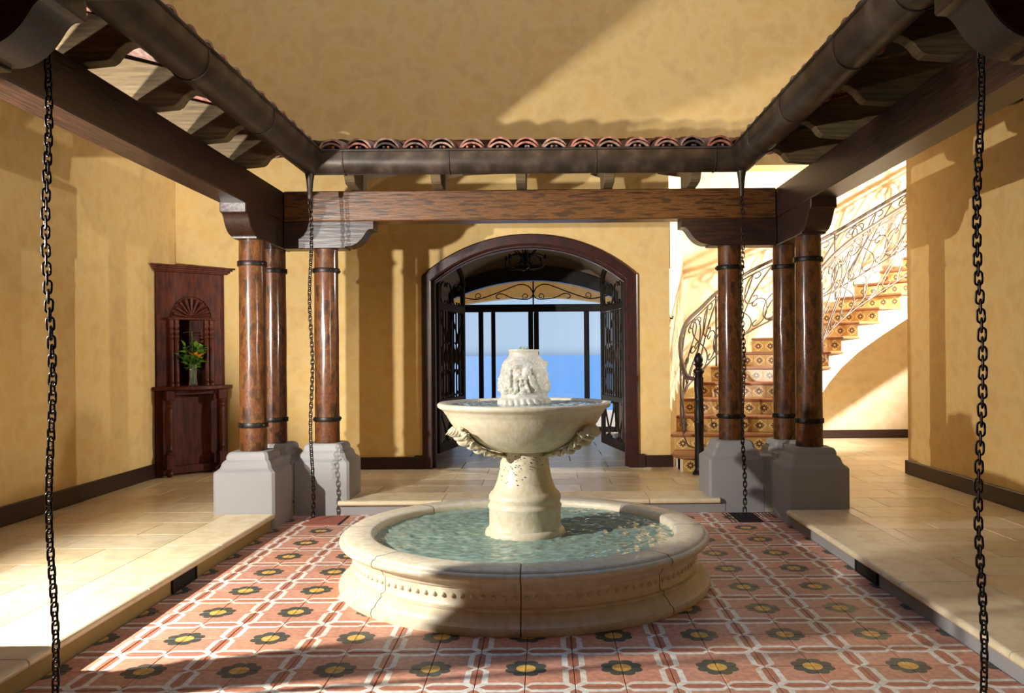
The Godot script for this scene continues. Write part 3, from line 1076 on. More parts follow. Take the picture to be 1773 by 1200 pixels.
func roofs() -> void:
	var xl := -1.86
	var xr := 1.625
	var db := 6.71
	var df := 3.12
	var y := EAVE - 0.015
	var w := xr - xl
	var l := db - df
	roof("clay barrel tile roof edge in front of the tall ochre wall above the arch", P(xl, y, db), Vector3(1, 0, 0), Vector3(0, 0, -1), w, [0.28, 0.99, 1.69, 2.42, 3.13], 4, 2.2)
	roof("clay tile roof on dark rafters, seen from below on the cabinet side", P(xl, y, df), Vector3(0, 0, -1), Vector3(-1, 0, 0), l, [0.20, 0.93, 1.66, 2.39, 3.12], 6, 2.07)
	roof("clay tile roof on dark rafters, seen from below in shade on the stair side", P(xr, y, df), Vector3(0, 0, -1), Vector3(1, 0, 0), l, [0.20, 0.93, 1.66, 2.39, 3.12], 6, 2.0)
	var t := thing("gallery_roof", "boarded roof over the near gallery above the camera", "roof")
	var b := MB.new()
	var up := Vector3(0, SLOPE, 1).normalized()
	b.box(P((xl + xr) / 2, y, df) + up * 1.11, Vector3(7.4, 0.03, 2.22), 0.0, Basis(Vector3(1, 0, 0), Vector3(0, 1, -SLOPE).normalized(), up))
	put("deck", b.done(), M.beam_wood, t)

# ---------------------------------------------------------------- gutters and rain chains
func gutter_piece(p0: Vector3, p1: Vector3, inward: Vector3, m0: float, m1: float, ends: Array) -> ArrayMesh:
	# half-round channel from p0 to p1; inward points into the court; m = how much an end is mitred
	var along := (p1 - p0).normalized()
	var prof := []
	var r := 0.104
	for k in 13:
		var a := PI * k / 12
		prof.append(Vector2(cos(a) * r, -sin(a) * r * 0.95 - 0.07))
	prof.push_front(Vector2(r, 0.0))
	prof.append(Vector2(-r, 0.0))
	var inner := []
	for q in prof:
		inner.append(Vector2(q.x * 0.95, minf(q.y + 0.006, 0.0)))
	var ring := func(p: Vector3, m: float, q: Vector2) -> Vector3:
		return p + inward * q.x + Vector3.UP * q.y + along * m * q.x
	var b := MB.new()
	b.sm(1)
	for i in range(prof.size() - 1):
		var pts := [ring.call(p0, m0, prof[i]), ring.call(p1, m1, prof[i]), ring.call(p1, m1, prof[i + 1]), ring.call(p0, m0, prof[i + 1])]
		var mid: Vector2 = (prof[i] + prof[i + 1]) / 2 - Vector2(0, -0.07)
		b.face(pts, inward * mid.x + Vector3.UP * minf(mid.y, 0.0))
		pts = [ring.call(p0, m0, inner[i]), ring.call(p1, m1, inner[i]), ring.call(p1, m1, inner[i + 1]), ring.call(p0, m0, inner[i + 1])]
		b.face(pts, -inward * mid.x - Vector3.UP * minf(mid.y, 0.0))
	# rolled lips
	for s in [0, prof.size() - 1]:
		b.tube([ring.call(p0, m0, prof[s]), ring.call(p1, m1, prof[s])], 0.011, 8)
	# raised seams
	for e in ends:
		var pc: Vector3 = p0 + along * e
		var sp := []
		for q in prof:
			sp.append(ring.call(pc, 0.0, q * 1.012))
		b.tube(sp, 0.0055, 5)
	return b.done()

func link_mesh() -> ArrayMesh:
	var pts := []
	var h := 0.0135
	var r := 0.0125
	for k in 7:
		var a := PI * k / 6
		pts.append(Vector3(cos(a) * r, h + sin(a) * r, 0))
	for k in 7:
		var a := PI + PI * k / 6
		pts.append(Vector3(cos(a) * r, -h + sin(a) * r, 0))
	return tubemesh(pts, 0.0044, 6, true)

func gutters_and_chains() -> void:
	var xl := -1.835
	var xr := 1.60
	var db := 6.68
	var df := 3.13
	var y := EAVE
	var t := thing("gutter", "patinated half-round metal gutter under the tile ends, facing the viewer", "gutter")
	var xs := [xl, -1.575, -0.74, 0.42, 1.36, xr]
	for i in 5:
		put("gutter_length", gutter_piece(P(xs[i], y, db), P(xs[i + 1], y, db), Vector3(0, 0, 1), 1.0 if i == 0 else 0.0, -1.0 if i == 4 else 0.0, [0.012] if i > 0 else []), M.gutter_metal, t)
	for side in 2:
		var x: float = [xl, xr][side]
		t = thing("gutter", ["dark metal gutter running towards the viewer along the roof on the cabinet side", "dark metal gutter running towards the viewer along the roof on the stair side"][side], "gutter")
		var inw := Vector3(1, 0, 0) if side == 0 else Vector3(-1, 0, 0)
		var ds := [df, 3.55, 4.27, 5.25, 6.05, db] if side == 1 else [df, 3.3, 4.36, 5.43, db]
		for i in range(ds.size() - 1):
			put("gutter_length", gutter_piece(P(x, y, ds[i]), P(x, y, ds[i + 1]), inw, 1.0 if i == 0 else 0.0, -1.0 if i == ds.size() - 2 else 0.0, [0.012] if i > 0 else []), M.gutter_metal, t)
	t = thing("gutter", "metal gutter along the near roof above the camera", "gutter")
	put("gutter_length", gutter_piece(P(xl, y, df), P(xr, y, df), Vector3(0, 0, -1), 1.0, -1.0, []), M.gutter_metal, t)
	# outlets and chains
	var lm := link_mesh()
	var spots := [
		[xl - 0.005, db - 0.03, "thin iron rain chain hanging before the plinth on the cabinet side"],
		[xr - 0.005, db + 0.0, "thin iron rain chain hanging before the plinth by the stairs"],
		[xl - 0.02, 3.14, "large iron rain chain hanging nearest the viewer on the cabinet side"],
		[xr + 0.0, 3.06, "large iron rain chain hanging nearest the viewer on the stair side"],
	]
	for k in 4:
		var s: Array = spots[k]
		var o := thing("gutter_outlet", ["tapered metal gutter outlet above the chain at the cabinet-side far corner", "tapered metal gutter outlet above the chain at the stair-side far corner", "gutter outlet over the near chain on the cabinet side", "gutter outlet over the near chain on the stair side"][k], "gutter outlet", P(s[0], 2.565, s[1]))
		put("cone", lathemesh([Vector2(0.012, 0.0), Vector2(0.017, 0.0), Vector2(0.021, 0.06), Vector2(0.028, 0.14), Vector2(0.036, 0.19), Vector2(0.045, 0.225)], 18), M.gutter_metal, o)
		put("hook", tubemesh([Vector3(0, 0.03, 0), Vector3(0, -0.012, 0)], 0.006, 6), M.chain_iron, o)
		var c := thing("rain_chain", s[2], "chain", P(s[0], 0, s[1]))
		var yy := 2.545
		var i := 0
		var low: float = [0.035, 0.035, 0.02, 0.02][k]
		while yy > low:
			var sway := Vector3(0.010 * sin(i * 0.21) + (0.012 if k == 2 else -0.006 if k == 3 else 0.0) * (1.0 - yy / 2.5), 0, 0)
			var l := put("link", lm, M.chain_iron, c, Vector3(0, yy, 0) + sway, (PI / 2 if i % 2 else 0.0) + 0.5 + 0.9 * sin(i * 0.043 + k))
			l.rotation.z = rng.randf_range(-0.06, 0.06)
			yy -= 0.0345
			i += 1

# ---------------------------------------------------------------- fountain
func fountain() -> void:
	var c := P(-0.113, 0.0, 4.95)
	var t := thing("fountain", "cream stone fountain with round pool, raised bowl and carved urn in mid court", "fountain", c)
	# pool wall and coping in eight segments with open joints
	var wall := [Vector2(0.90, 0.0), Vector2(1.068, 0.0), Vector2(1.074, 0.022), Vector2(1.070, 0.04), Vector2(1.05, 0.052), Vector2(1.046, 0.06), Vector2(1.035, 0.074), Vector2(1.018, 0.088), Vector2(1.008, 0.096), Vector2(1.012, 0.10), Vector2(1.012, 0.110), Vector2(0.992, 0.114), Vector2(0.985, 0.125), Vector2(0.985, 0.195), Vector2(0.994, 0.20), Vector2(0.999, 0.208), Vector2(1.004, 0.222), Vector2(1.014, 0.238), Vector2(1.03, 0.247)]
	var cop := [Vector2(0.875, 0.247), Vector2(1.04, 0.247), Vector2(1.058, 0.250), Vector2(1.067, 0.260), Vector2(1.069, 0.270), Vector2(1.065, 0.281), Vector2(1.057, 0.288), Vector2(1.046, 0.289), Vector2(1.043, 0.297), Vector2(1.033, 0.304), Vector2(0.9, 0.306), Vector2(0.885, 0.302), Vector2(0.876, 0.292), Vector2(0.872, 0.27), Vector2(0.875, 0.247)]
	var inn := [Vector2(0.875, 0.247), Vector2(0.90, 0.0)]
	inn.reverse()
	var n := 8
	var bead := lathemesh([Vector2(0.0, -0.013), Vector2(0.007, -0.011), Vector2(0.012, -0.006), Vector2(0.0135, 0.0), Vector2(0.012, 0.006), Vector2(0.007, 0.011), Vector2(0.0, 0.013)], 10)
	var rel := MB.new()
	rel.lathe([Vector2(0.98, 0.0), Vector2(1.062, 0.004), Vector2(1.062, 0.03), Vector2(1.035, 0.06), Vector2(0.995, 0.1), Vector2(0.978, 0.13), Vector2(0.978, 0.2), Vector2(1.01, 0.245), Vector2(1.055, 0.26), Vector2(1.055, 0.284), Vector2(1.03, 0.296), Vector2(0.885, 0.298)], 96)
	rel.lathe([Vector2(0.885, 0.298), Vector2(0.88, 0.22), Vector2(0.90, 0.0), Vector2(0.0, 0.0)], 96)
	put("core", rel.done(), M.stone_joint, t)
	for k in n:
		var gap := 0.0028
		var a0 := TAU * k / n + PI / 2 + gap
		var a1 := TAU * (k + 1) / n + PI / 2 - gap
		var b := MB.new()
		b.lathe(wall, 20, Vector3.ZERO, a0, a1)
		var seg := put("wall_segment", b.done(), M.fountain_stone, t)
		b = MB.new()
		b.lathe(cop, 20, Vector3.ZERO, a0, a1)
		put("coping_stone", b.done(), M.fountain_stone, t)
		for j in 15:
			var a := lerpf(a0, a1, (j + 0.5) / 15)
			var v := Vector3(cos(a), 0, sin(a))
			put("bead", bead, M.fountain_stone, seg, v * 0.985 + Vector3(0, 0.16, 0))
	# water with rings running out from the pedestal
	var f := FastNoiseLite.new()
	f.seed = 3
	f.frequency = 6.0
	f.fractal_octaves = 2
	var b := MB.new()
	b.sm(1)
	var rows := 90
	var segs := 300
	var w := func(i: int, k: int) -> Vector3:
		var r := lerpf(0.2, 0.885, float(i) / rows)
		var a := TAU * (k % segs) / segs
		var x := cos(a) * r
		var z := sin(a) * r
		var h := 0.003 * sin(r * 58.0 + 1.5 * f.get_noise_2d(x * 0.5, z * 0.5)) * (1.1 - r) + 0.0075 * f.get_noise_2d(x, z * 2.2) + 0.005 * f.get_noise_2d(x * 2.6 + 9.0, z * 5.0)
		return Vector3(x, 0.262 + h, z)
	for i in rows:
		for k in segs:
			b.quad(w.call(i, k), w.call(i, k + 1), w.call(i + 1, k + 1), w.call(i + 1, k))
	put("pool_water", b.done(), M.water, t)
	# pedestal
	put("pedestal", lathemesh([Vector2(0.0, 0.02), Vector2(0.235, 0.02), Vector2(0.235, 0.272), Vector2(0.232, 0.287), Vector2(0.222, 0.296), Vector2(0.214, 0.302), Vector2(0.211, 0.318), Vector2(0.211, 0.41), Vector2(0.216, 0.418), Vector2(0.217, 0.43), Vector2(0.211, 0.44), Vector2(0.207, 0.447), Vector2(0.208, 0.458), Vector2(0.213, 0.468), Vector2(0.212, 0.487), Vector2(0.203, 0.503), Vector2(0.192, 0.512), Vector2(0.183, 0.525), Vector2(0.172, 0.55), Vector2(0.16, 0.585), Vector2(0.15, 0.63), Vector2(0.143, 0.68), Vector2(0.140, 0.72), Vector2(0.142, 0.77), Vector2(0.13, 0.785), Vector2(0.0, 0.79)], 64), M.fountain_stone, t)
	# open pores of the stone
	var pores := MB.new()
	var rp := RandomNumberGenerator.new()
	rp.seed = 77
	for k in 70:
		var y := 0.56 + 0.18 * pow(rp.randf(), 0.8)
		var r := 0.0
		for q in [[0.55, 0.172], [0.585, 0.16], [0.63, 0.15], [0.68, 0.143], [0.76, 0.141]]:
			if y >= q[0]:
				r = q[1]
		var an := PI / 2 + 0.35 + rp.randfn(0.0, 0.8)
		var v := Vector3(cos(an), 0, sin(an))
		var sz := rp.randf_range(0.0015, 0.0035)
		pores.tube([v * (r - 0.004) + Vector3(0, y, 0), v * (r + 0.0008) + Vector3(0, y, 0)], sz, 6)
	var po := put("pores", pores.done(), M.grout_dark, t)
	po.set_meta("kind", "stuff")
	# bowl
	var outer := [Vector2(0.0, 0.742), Vector2(0.12, 0.744), Vector2(0.175, 0.752), Vector2(0.235, 0.77), Vector2(0.29, 0.793), Vector2(0.34, 0.823), Vector2(0.38, 0.855), Vector2(0.413, 0.89), Vector2(0.437, 0.925), Vector2(0.452, 0.952), Vector2(0.458, 0.965), Vector2(0.466, 0.972), Vector2(0.472, 0.984), Vector2(0.484, 0.996), Vector2(0.497, 1.003), Vector2(0.507, 1.010), Vector2(0.511, 1.019), Vector2(0.509, 1.029), Vector2(0.500, 1.036), Vector2(0.486, 1.036), Vector2(0.474, 1.028), Vector2(0.455, 1.0), Vector2(0.40, 0.93), Vector2(0.25, 0.85), Vector2(0.0, 0.83)]
	put("bowl", lathemesh(outer, 96), M.fountain_stone, t)
	b = MB.new()
	b.sm(1)
	var w2 := func(i: int, k: int) -> Vector3:
		var r := lerpf(0.1, 0.476, i / 24.0)
		var a := TAU * (k % 90) / 90.0
		var x := cos(a) * r
		var z := sin(a) * r
		return Vector3(x, 1.022 + 0.003 * f.get_noise_2d(x * 2.0, z * 4.0) + 0.002 * sin(r * 90.0), z)
	for i in 24:
		for k in 90:
			b.quad(w2.call(i, k), w2.call(i, k + 1), w2.call(i + 1, k + 1), w2.call(i + 1, k))
	put("bowl_water", b.done(), M.bowl_water, t)
	for k in 4:
		var an: float = [-32.0, -148.0, 32.0, 148.0][k]
		put("acanthus_leaf", acanthus(), M.fountain_stone, t, Vector3.ZERO, deg_to_rad(an))
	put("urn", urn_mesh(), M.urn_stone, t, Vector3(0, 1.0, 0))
	b = MB.new()
	for k in 9:
		var a := k * 0.9
		b.tube([Vector3(cos(a) * 0.006, 1.31, sin(a) * 0.006), Vector3(cos(a) * 0.016, 1.352 + 0.003 * (k % 4), sin(a) * 0.016), Vector3(cos(a) * 0.03, 1.345 + 0.006 * (k % 3), sin(a) * 0.02)], [0.004, 0.006, 0.003], 6)
	put("water_spurt", b.done(), M.bowl_water, t)

func acanthus() -> ArrayMesh:
	# a ragged leaf that hugs the underside of the bowl; local +x is outwards (turned by the node); lobes curl off both edges
	var spine := [Vector2(0.13, 0.735), Vector2(0.18, 0.745), Vector2(0.25, 0.768), Vector2(0.31, 0.798), Vector2(0.36, 0.835), Vector2(0.395, 0.87), Vector2(0.42, 0.90), Vector2(0.44, 0.915), Vector2(0.455, 0.912)]
	var b := MB.new()
	var frame := func(f: float) -> Array:
		var p: Vector2 = catmull(spine, f * 7.999)
		var tn: Vector2 = (catmull(spine, minf(f * 7.999 + 0.05, 7.999)) - catmull(spine, maxf(f * 7.999 - 0.05, 0.0))).normalized()
		return [p, Vector2(tn.y, -tn.x), tn]
	var at := func(f: float, side: float, lift: float) -> Vector3:
		var fr: Array = frame.call(clampf(f, 0.0, 1.0))
		var q: Vector2 = fr[0] + fr[1] * lift
		var a := side / maxf(q.x, 0.13)
		return Vector3(cos(a) * q.x, q.y, sin(a) * q.x)
	# midrib and two side veins
	for s in [0.0, -0.4, 0.4]:
		var pts := []
		var rr := []
		for i in 20:
			var f := i / 19.0
			pts.append(at.call(f, s * lerpf(0.03, 0.10, f), 0.010))
			rr.append(lerpf(0.012, 0.008, f) * (1.0 if s == 0.0 else 0.75))
		b.tube(pts, rr, 7)
	# the blade
	b.sm(1)
	var rows := 26
	for i in rows:
		for j in 10:
			var q := []
			for e in [[i, j], [i + 1, j], [i + 1, j + 1], [i, j + 1]]:
				var f: float = float(e[0]) / rows
				var u: float = e[1] / 5.0 - 1.0
				var w := lerpf(0.03, 0.075, smoothstep(0.0, 0.6, f))
				q.append(at.call(f, u * w, 0.004 + 0.008 * u * u))
			b.face(q, Vector3(0.5, -1, 0))
	# ragged lobes: pointed, cupped tongues standing off the edges and the tip
	for k in 9:
		var f0 := 0.16 + 0.095 * k
		for s in [-1.0, 1.0]:
			var w := lerpf(0.03, 0.075, smoothstep(0.0, 0.6, f0))
			var big := 0.6 + 0.5 * smoothstep(0.1, 0.6, f0) + (0.18 if k % 2 else 0.0)
			var pts := []
			for t in 6:
				var g := t / 5.0
				pts.append(at.call(f0 + 0.11 * g * big, s * (w * 0.55 + 0.055 * g * big), 0.010 + 0.030 * big * sin(g * 2.4)))
			b.tube(pts, [0.012 * big, 0.016 * big, 0.017 * big, 0.015 * big, 0.010 * big, 0.003], 6, false, 0.5)
	for k in 5:
		var s := (k - 2) * 0.5
		var pts := []
		for t in 6:
			var g := t / 5.0
			var v: Vector3 = at.call(0.86 + 0.14 * g, s * 0.06 * (0.7 + 0.6 * g), 0.012 + 0.02 * g)
			pts.append(v + Vector3(0.035 * g * g, -0.02 * g * g, 0))
		b.tube(pts, [0.014, 0.016, 0.017, 0.015, 0.010, 0.003], 6, false, 0.6)
	return b.done()

func seg_d(p: Vector2, a: Vector2, b: Vector2) -> float:
	var t := clampf((p - a).dot(b - a) / (b - a).length_squared(), 0.0, 1.0)
	return p.distance_to(a + (b - a) * t)

func urn_mesh() -> ArrayMesh:
	var prof := [Vector2(0.135, 0.0), Vector2(0.15, 0.015), Vector2(0.156, 0.03), Vector2(0.150, 0.052), Vector2(0.138, 0.066), Vector2(0.136, 0.08), Vector2(0.141, 0.11), Vector2(0.139, 0.15), Vector2(0.132, 0.19), Vector2(0.122, 0.225), Vector2(0.112, 0.26), Vector2(0.098, 0.295), Vector2(0.088, 0.312), Vector2(0.085, 0.322), Vector2(0.088, 0.332), Vector2(0.091, 0.338), Vector2(0.090, 0.344)]
	var f := FastNoiseLite.new()
	f.seed = 12
	f.frequency = 28.0
	f.fractal_octaves = 3
	var rows := 120
	var segs := 240
	var b := MB.new()
	b.sm(1)
	# ridges and hollows of the carved figure: ends, half-width, height
	var marks := [
		[Vector2(-0.02, 0.262), Vector2(0.012, 0.255), 0.030, 0.024],
		[Vector2(-0.052, 0.25), Vector2(-0.02, 0.262), 0.022, 0.014],
		[Vector2(0.018, 0.205), Vector2(0.024, 0.215), 0.022, 0.022],
		[Vector2(-0.006, 0.175), Vector2(-0.042, 0.105), 0.012, 0.016],
		[Vector2(0.006, 0.18), Vector2(0.034, 0.10), 0.009, 0.017],
		[Vector2(0.034, 0.18), Vector2(0.066, 0.105), 0.011, 0.017],
		[Vector2(-0.032, 0.205), Vector2(-0.05, 0.14), 0.013, 0.012],
		[Vector2(-0.006, 0.12), Vector2(0.0, 0.09), 0.03, 0.008],
		[Vector2(0.085, 0.21), Vector2(0.10, 0.12), 0.018, 0.015],
		[Vector2(-0.085, 0.25), Vector2(-0.075, 0.12), 0.015, 0.012],
		[Vector2(-0.11, 0.19), Vector2(-0.115, 0.10), 0.016, 0.012],
		[Vector2(0.05, 0.24), Vector2(0.075, 0.27), 0.014, 0.011],
		[Vector2(-0.024, 0.16), Vector2(-0.028, 0.11), 0.006, -0.016],
		[Vector2(0.018, 0.165), Vector2(0.046, 0.095), 0.005, -0.016],
		[Vector2(-0.066, 0.22), Vector2(-0.062, 0.13), 0.006, -0.012],
		[Vector2(0.044, 0.225), Vector2(0.05, 0.20), 0.007, -0.014],
	]
	var grid := []
	for i in rows + 1:
		var y := 0.344 * i / rows
		var r0 := 0.0
		for j in range(prof.size() - 1):
			if y >= prof[j].y - 1e-6 and y <= prof[j + 1].y + 1e-6:
				r0 = lerpf(prof[j].x, prof[j + 1].x, clampf((y - prof[j].y) / (prof[j + 1].y - prof[j].y), 0.0, 1.0))
		var row := []
		for k in segs:
			var a := TAU * k / segs
			# three carved fields round the urn, the first towards the viewer (+z)
			var u := fposmod(PI / 2 - a + PI / 3, TAU / 3) - PI / 3
			var p := Vector2(u * r0, y)
			var h := 0.0
			if y > 0.07 and y < 0.30:
				for m in marks:
					var dd: float = seg_d(p, m[0], m[1]) / m[2]
					h += m[3] * exp(-dd * dd)
				h += 0.009 * f.get_noise_2d(p.x + 0.3 * floor(a), y) * smoothstep(0.07, 0.09, y) * smoothstep(0.30, 0.285, y)
			elif y > 0.008 and y < 0.062:
				h += 0.006 * sin(u * 26.0 + y * 40.0) * sin((y - 0.008) / 0.054 * PI) + 0.004 * f.get_noise_2d(p.x, y)
			row.append(Vector3(cos(a) * (r0 + h), y, sin(a) * (r0 + h)))
		grid.append(row)
	for i in rows:
		for k in segs:
			var k2 := (k + 1) % segs
			b.quad(grid[i][k2], grid[i][k], grid[i + 1][k], grid[i + 1][k2])
	b.lathe([Vector2(0.090, 0.344), Vector2(0.078, 0.344), Vector2(0.074, 0.31), Vector2(0.0, 0.30)], 48)
	return b.done()

# ---------------------------------------------------------------- archway with its gates and chandelier
func archway() -> void:
	var t := thing("archway", "dark reddish wooden frame round the arched opening behind the fountain", "archway")
	var ring := func(x0: float, x1: float, ys: float, ya: float, g0: float, g1: float, hs: float, ha: float) -> Array:
		var o := [Vector2(x0, STEP)] + arc(x0, x1, ys, ya, 28) + [Vector2(x1, STEP), Vector2(g1, STEP)]
		var inn := arc(g0, g1, hs, ha, 28)
		inn.reverse()
		o += inn
		o.append(Vector2(g0, STEP))
		return o
	put("casing", prismmesh(ring.call(-1.275, 1.0, 2.155, 2.59, -1.175, 0.90, 2.10, 2.475), -8.95, -8.80, 0.012), M.arch_wood, t)
	put("stop_moulding", prismmesh(ring.call(-1.20, 0.925, 2.12, 2.50, -1.145, 0.872, 2.085, 2.448), -9.02, -8.90, 0.012), M.arch_wood, t)
	put("jamb_lining", prismmesh(ring.call(-1.20, 0.925, 2.12, 2.50, -1.182, 0.907, 2.11, 2.485), -9.16, -9.02, 0.004), M.gate_iron, t)
	# gates standing open into the hall
	for side in 2:
		var g := thing("iron_gate", ["open wrought iron gate leaf on the cabinet side of the arched opening", "open wrought iron gate leaf on the stair side of the arched opening"][side], "gate", P([-1.16, 0.90][side], 0.0, 9.19), [PI / 2 - 0.185, PI / 2 + 0.165][side])
		var w := 1.06
		var y0 := 0.24
		# top edge falls in a curve from the hinge to the free end
		var top := func(x: float) -> float:
			return 2.16 + 0.30 * sqrt(maxf(0.0, 1.0 - pow(x / w, 2.2)))
		put("stile", boxmesh(Vector3(0.07, 2.20, 0.045), 0.005, Vector3(0.035, y0 + 1.10, 0)), M.gate_iron, g)
		put("stile", boxmesh(Vector3(0.07, 1.93, 0.045), 0.005, Vector3(w - 0.035, y0 + 0.965, 0)), M.gate_iron, g)
		put("bottom_rail", boxmesh(Vector3(w, 0.10, 0.045), 0.005, Vector3(w / 2, y0 + 0.05, 0)), M.gate_iron, g)
		put("lock_rail", boxmesh(Vector3(w, 0.06, 0.04), 0.005, Vector3(w / 2, 0.80, 0)), M.gate_iron, g)
		put("upper_rail", boxmesh(Vector3(w, 0.08, 0.04), 0.005, Vector3(w / 2, 1.86, 0)), M.gate_iron, g)
		var tp := []
		for k in 21:
			var x := w * k / 20.0
			tp.append(Vector3(x, top.call(x), 0))
		put("top_rail", tubemesh(tp, 0.032, 8), M.gate_iron, g)
		for k in 9:
			var x := 0.12 + k * 0.1025
			put("bar", tubemesh([Vector3(x, 0.82, 0), Vector3(x, 1.84, 0)], 0.011, 6), M.gate_iron, g)
		for k in 4:
			var x := 0.09 + 0.235 * k
			for row in [[0.34, 0.77, "s"], [0.85, 1.15, "c"], [1.45, 1.83, "s"], [1.90, 2.14, "c"]]:
				var pts := []
				for q in scroll(row[2], 1.1):
					var u: float = q.x if k % 2 else 1.0 - q.x
					pts.append(Vector3(x + u * 0.19, lerpf(row[0], row[1], q.y), 0.012))
				put("scroll", tubemesh(pts, 0.011, 6), M.gate_iron, g)
		for k in 6:
			var x := 0.13 + 0.16 * k
			var lf := MB.new()
			for s in [-1.0, 1.0]:
				lf.tube([Vector3(x, 1.20, 0.01), Vector3(x + s * 0.035, 1.27, 0.012), Vector3(x + s * 0.03, 1.34, 0.012), Vector3(x, 1.42, 0.01)], [0.006, 0.016, 0.016, 0.005], 6)
			put("leaf", lf.done(), M.gate_iron, g)
	# chandelier
	var c := thing("chandelier", "wrought iron scroll chandelier hanging under the vault of the hall behind the arch", "chandelier", P(-0.22, 2.42, 11.0))
	put("stem", lathemesh([Vector2(0.0, 0.0), Vector2(0.02, 0.01), Vector2(0.03, 0.03), Vector2(0.012, 0.06), Vector2(0.012, 0.2), Vector2(0.022, 0.22), Vector2(0.01, 0.25), Vector2(0.008, 0.43), Vector2(0.05, 0.44), Vector2(0.05, 0.455), Vector2(0.0, 0.456)], 12), M.iron, c)
	for k in 6:
		var a := TAU * k / 6 + 0.3
		var v := Vector3(cos(a), 0, sin(a))
		for j in 2:
			var pts := []
			for q in scroll("s" if j == 0 else "c", 1.2):
				var rr: float = 0.02 + q.x * [0.17, 0.26][j]
				var yy: float = [0.10 + q.y * 0.26, 0.02 + q.y * 0.2][j]
				pts.append(v * rr + Vector3(0, yy, 0))
			put("scroll_arm", tubemesh(pts, 0.008, 6), M.iron, c)
		put("candle_cup", lathemesh([Vector2(0.0, 0.0), Vector2(0.02, 0.006), Vector2(0.028, 0.02), Vector2(0.012, 0.022), Vector2(0.012, 0.07), Vector2(0.0, 0.072)], 10), M.iron, c, v * 0.27 + Vector3(0, 0.13, 0))

# ---------------------------------------------------------------- stairs
const RISE := 0.173
var OUT := [Vector2(1.44, 8.30), Vector2(1.40, 8.60), Vector2(1.40, 8.90), Vector2(1.46, 9.20), Vector2(1.58, 9.50), Vector2(1.80, 9.78), Vector2(2.02, 10.06), Vector2(2.30, 10.28), Vector2(2.62, 10.46), Vector2(3.02, 10.62), Vector2(3.45, 10.75), Vector2(3.80, 10.82), Vector2(4.10, 10.86), Vector2(4.40, 10.88), Vector2(4.70, 10.9), Vector2(5.0, 10.9), Vector2(5.3, 10.9)]
var INN := [Vector2(2.60, 8.30), Vector2(2.62, 8.56), Vector2(2.66, 8.76), Vector2(2.73, 8.95), Vector2(2.83, 9.13), Vector2(2.96, 9.30), Vector2(3.11, 9.46), Vector2(3.28, 9.60), Vector2(3.47, 9.72), Vector2(3.70, 9.82), Vector2(3.97, 9.89), Vector2(4.25, 9.93), Vector2(4.53, 9.95), Vector2(4.81, 9.96), Vector2(5.09, 9.96), Vector2(5.37, 9.96), Vector2(5.65, 9.96)]

func tread_y(k: float) -> float:
	return STEP + RISE * k

